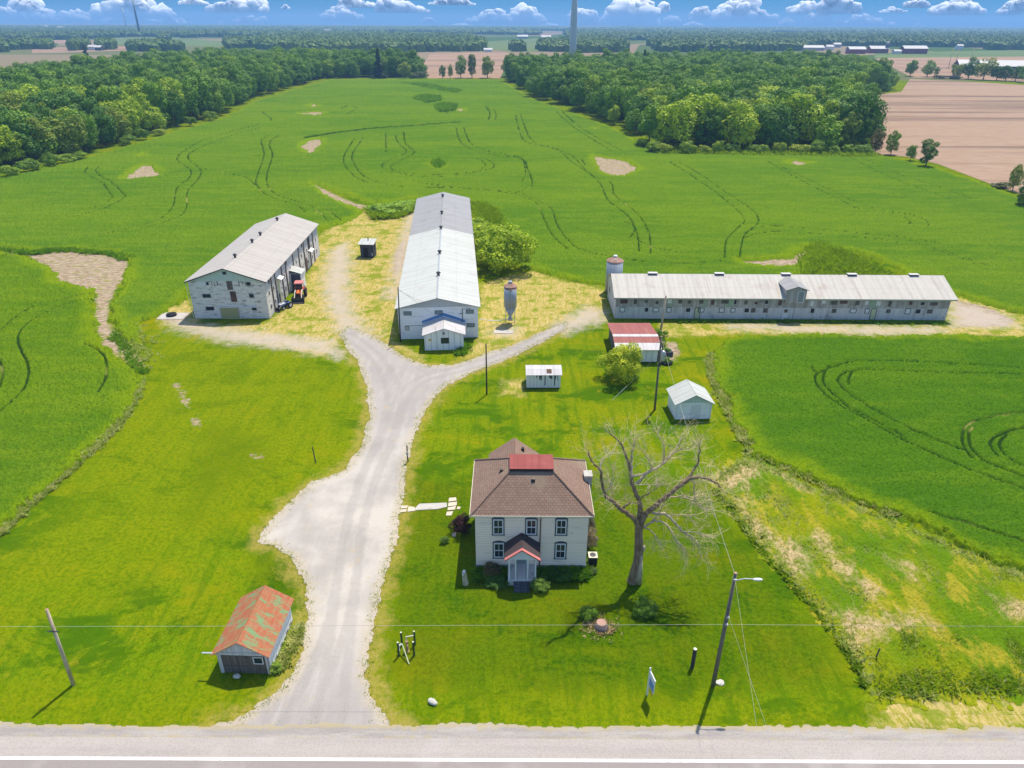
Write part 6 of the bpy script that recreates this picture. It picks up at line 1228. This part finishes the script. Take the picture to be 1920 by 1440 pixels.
def cloud(u0, u1, v0, v1, label, seed, tower=.5, D=42000):
    r = np.random.default_rng(seed); a = at(u0, v1, D); b = at(u1, v0, D); w = b.x-a.x; h = b.z-a.z; VV = []; FF = []; nb = int(9+10*w/max(h, 1)/2.5)
    for i in range(nb):
        t = (i+r.random())/nb; env = max(.12, 1-abs((t-tower)/max(tower, 1-tower))**1.6); rad = h*r.uniform(.18, .42)*(.6+.6*env); zc = a.z+rad*.5+r.random()**1.4*max(0, h*env-rad*1.3)
        V = ICO[0]*np.array([rad*r.uniform(1., 1.5), rad, rad]); n1 = np.array([mnoise.fractal(Vector(q)*1.6+Vector((i*7.1, seed, 0)), .9, 2.1, 4) for q in ICO[0]]); V = V*(1+.38*n1[:, None])
        V = V+np.array([a.x+rad*.6+t*max(w-1.2*rad, 1), D+r.uniform(-.3, .3)*w, zc]); fl = a.z+h*.04*r.random(); V[:, 2] = np.where(V[:, 2] < fl, fl-(fl-V[:, 2])*.12, V[:, 2])
        FF.append(ICO[1]+sum(len(q) for q in VV)); VV.append(V)
    o = link('cloud', npmesh('cloud', np.concatenate(VV), np.concatenate(FF), 'cloud')); return tag(o, label, 'cloud')
for i, c in enumerate([(-20,20,8,26,'small white cloud cut by the western photo margin',.4),(20,86,-6,40,'tall towering white cloud at the western end of the sky',.5),(112,167,16,42,'compact heaped cloud between the tall one and the turbines',.5),(175,318,-14,32,'big white cloud bank behind the two distant turbines',.5),(195,300,30,43,'low cloud layer under the bank behind the turbines',.4),(300,355,31,45,'low small heap just after the turbines',.4),(330,386,-6,8,'thin wispy cloud at the photo top after the turbines',.5),(395,496,-12,24,'white cloud touching the photo top before the low bright heap',.6),(415,492,28,47,'bright heap resting on the western horizon',.8),(527,542,8,17,'tiny puff left of the neat flat-bottomed cloud',.5),(604,676,8,37,'neat flat-bottomed cloud alone over the wooded rise',.45),(636,700,-10,14,'slanting cloud above the neat flat-bottomed one',.3),(712,802,-4,24,'wedge-shaped cloud tapering eastward',.25),(804,890,-10,9,'flat cloud cut by the photo top in the middle',.5),(788,819,32,42,'small oval cloud over the gap',.5),(874,960,16,43,'broad white cloud west of the big tower',.6),(945,1022,2,46,'rising cloud close beside the big tower',.5),(846,892,43,50,'low row of cloudlets on the horizon before the tower',.4),
    (1006,1056,42,52,'small cloud low behind the big tower',.5),(1066,1140,12,49,'white cloud touching the east side of the big tower',.3),(1120,1245,-14,48,'largest piled cloud mass east of the big tower',.5),(1235,1255,0,22,'small puff on the shoulder of the largest cloud',.5),(1245,1275,24,48,'low puff east of the largest cloud',.4),(1290,1336,7,38,'medium cloud between the largest mass and the next heap',.5),(1338,1456,-8,40,'broad heaped cloud over the eastern wood',.45),(1280,1320,40,49,'low streak on the horizon under the medium cloud',.5),(1462,1490,27,48,'little pointed puff on the horizon',.6),(1478,1624,-12,26,'long flat-bottomed cloud at the top over the eastern wood',.6),(1504,1562,20,48,'pointed heap under the long flat cloud',.4),(1558,1586,34,47,'small puff between two heaps on the eastern horizon',.5),(1588,1676,24,48,'drawn-out heap with a tail over the red barns',.3),(1650,1698,12,24,'thin streak cloud above the heap with a tail',.5),(1700,1745,-4,14,'faint wisp before the eastern paired cloud',.4),(1745,1850,-8,28,'paired cloud over the brown field',.55),(1868,1930,-4,28,'last cloud cut by the eastern photo margin',.7),(1712,1732,44,51,'tiny cloud bump on the eastern horizon',.5)]):
    cloud(*c[:4], c[4], 100+i, c[5], D=42000+i*650)
# ------------------------------------------------------------------ haze
m = MB(); m.box(-15000, -400, -1.2, 15000, 15000, 152)
hz = m.build('haze', 'white'); hm = bpy.data.materials.new('haze'); hm.use_nodes = True; nt = hm.node_tree; nt.nodes.clear()
pv = nt.nodes.new('ShaderNodeVolumePrincipled'); pv.inputs['Color'].default_value = (.30, .58, 1.0, 1); pv.inputs['Density'].default_value = 1.6e-4; pv.inputs['Anisotropy'].default_value = 0.
on = nt.nodes.new('ShaderNodeOutputMaterial'); nt.links.new(pv.outputs[0], on.inputs['Volume']); hz.data.materials.clear(); hz.data.materials.append(hm)
tag(hz, 'thin bluish summer haze lying over the whole plain', 'haze', kind='stuff')
# ------------------------------------------------------------------ sky, sun, camera
SUN_EL, SUN_AZ = R(67), R(29)    # azimuth clockwise from +Y
w = bpy.data.worlds.new('World'); SC.world = w; w.use_nodes = True; nt = w.node_tree; bg = nt.nodes['Background']
sk = nt.nodes.new('ShaderNodeTexSky'); sk.sky_type = 'NISHITA'; sk.sun_disc = False; sk.sun_elevation = SUN_EL; sk.sun_rotation = SUN_AZ; sk.altitude = 200; sk.air_density = 1.0; sk.dust_density = .6; sk.ozone_density = 1.6
tc = nt.nodes.new('ShaderNodeTexCoord'); va = nt.nodes.new('ShaderNodeVectorMath'); va.operation = 'ADD'; va.inputs[1].default_value = (0, 0, .06); vn = nt.nodes.new('ShaderNodeVectorMath'); vn.operation = 'NORMALIZE'
nt.links.new(tc.outputs['Generated'], va.inputs[0]); nt.links.new(va.outputs[0], vn.inputs[0]); nt.links.new(vn.outputs[0], sk.inputs[0])
sz = nt.nodes.new('ShaderNodeSeparateXYZ'); nt.links.new(tc.outputs['Generated'], sz.inputs[0]); mp = nt.nodes.new('ShaderNodeMapRange'); nt.links.new(sz.outputs[2], mp.inputs[0])
for i, q in enumerate((.045, .085, 0, 1)): mp.inputs[i+1].default_value = q
tn = nt.nodes.new('ShaderNodeMix'); tn.data_type = 'RGBA'; nt.links.new(mp.outputs[0], tn.inputs['Factor']); tn.inputs[6].default_value = (.035, .19, .33, 1); tn.inputs[7].default_value = (1, 1, 1, 1)
mu = nt.nodes.new('ShaderNodeMix'); mu.data_type = 'RGBA'; mu.blend_type = 'MULTIPLY'; mu.inputs['Factor'].default_value = 1; nt.links.new(sk.outputs[0], mu.inputs[6]); nt.links.new(tn.outputs[2], mu.inputs[7])
nt.links.new(mu.outputs[2], bg.inputs[0]); bg.inputs[1].default_value = .115
L = bpy.data.lights.new('sun', 'SUN'); L.energy = 3.1; L.angle = R(.5); L.color = (1, .90, .72); so = bpy.data.objects.new('sun', L); COL.objects.link(so)
d = Vector((math.cos(SUN_EL)*math.sin(SUN_AZ), math.cos(SUN_EL)*math.cos(SUN_AZ), math.sin(SUN_EL))); so.rotation_euler = d.to_track_quat('Z', 'Y').to_euler(); so.location = (40, 60, 120)
cam = bpy.data.cameras.new('camera'); cam.sensor_fit = 'HORIZONTAL'; cam.sensor_width = 36; cam.lens = 36*F/1920; cam.clip_end = 200000; cam.clip_start = .5
co = bpy.data.objects.new('camera', cam); COL.objects.link(co); co.location = (0, 0, CH)
from mathutils import Matrix
co.rotation_euler = (Matrix.Rotation(R(90)-PT, 3, 'X') @ Matrix.Rotation(RL, 3, 'Z')).to_euler(); SC.camera = co
SC.view_settings.view_transform = 'Standard'; SC.view_settings.look = 'None'; SC.view_settings.exposure = 1.06; SC.view_settings.gamma = 1
SC.cycles.max_bounces = 6; SC.cycles.diffuse_bounces = 3; SC.cycles.volume_bounces = 0; SC.cycles.transparent_max_bounces = 8
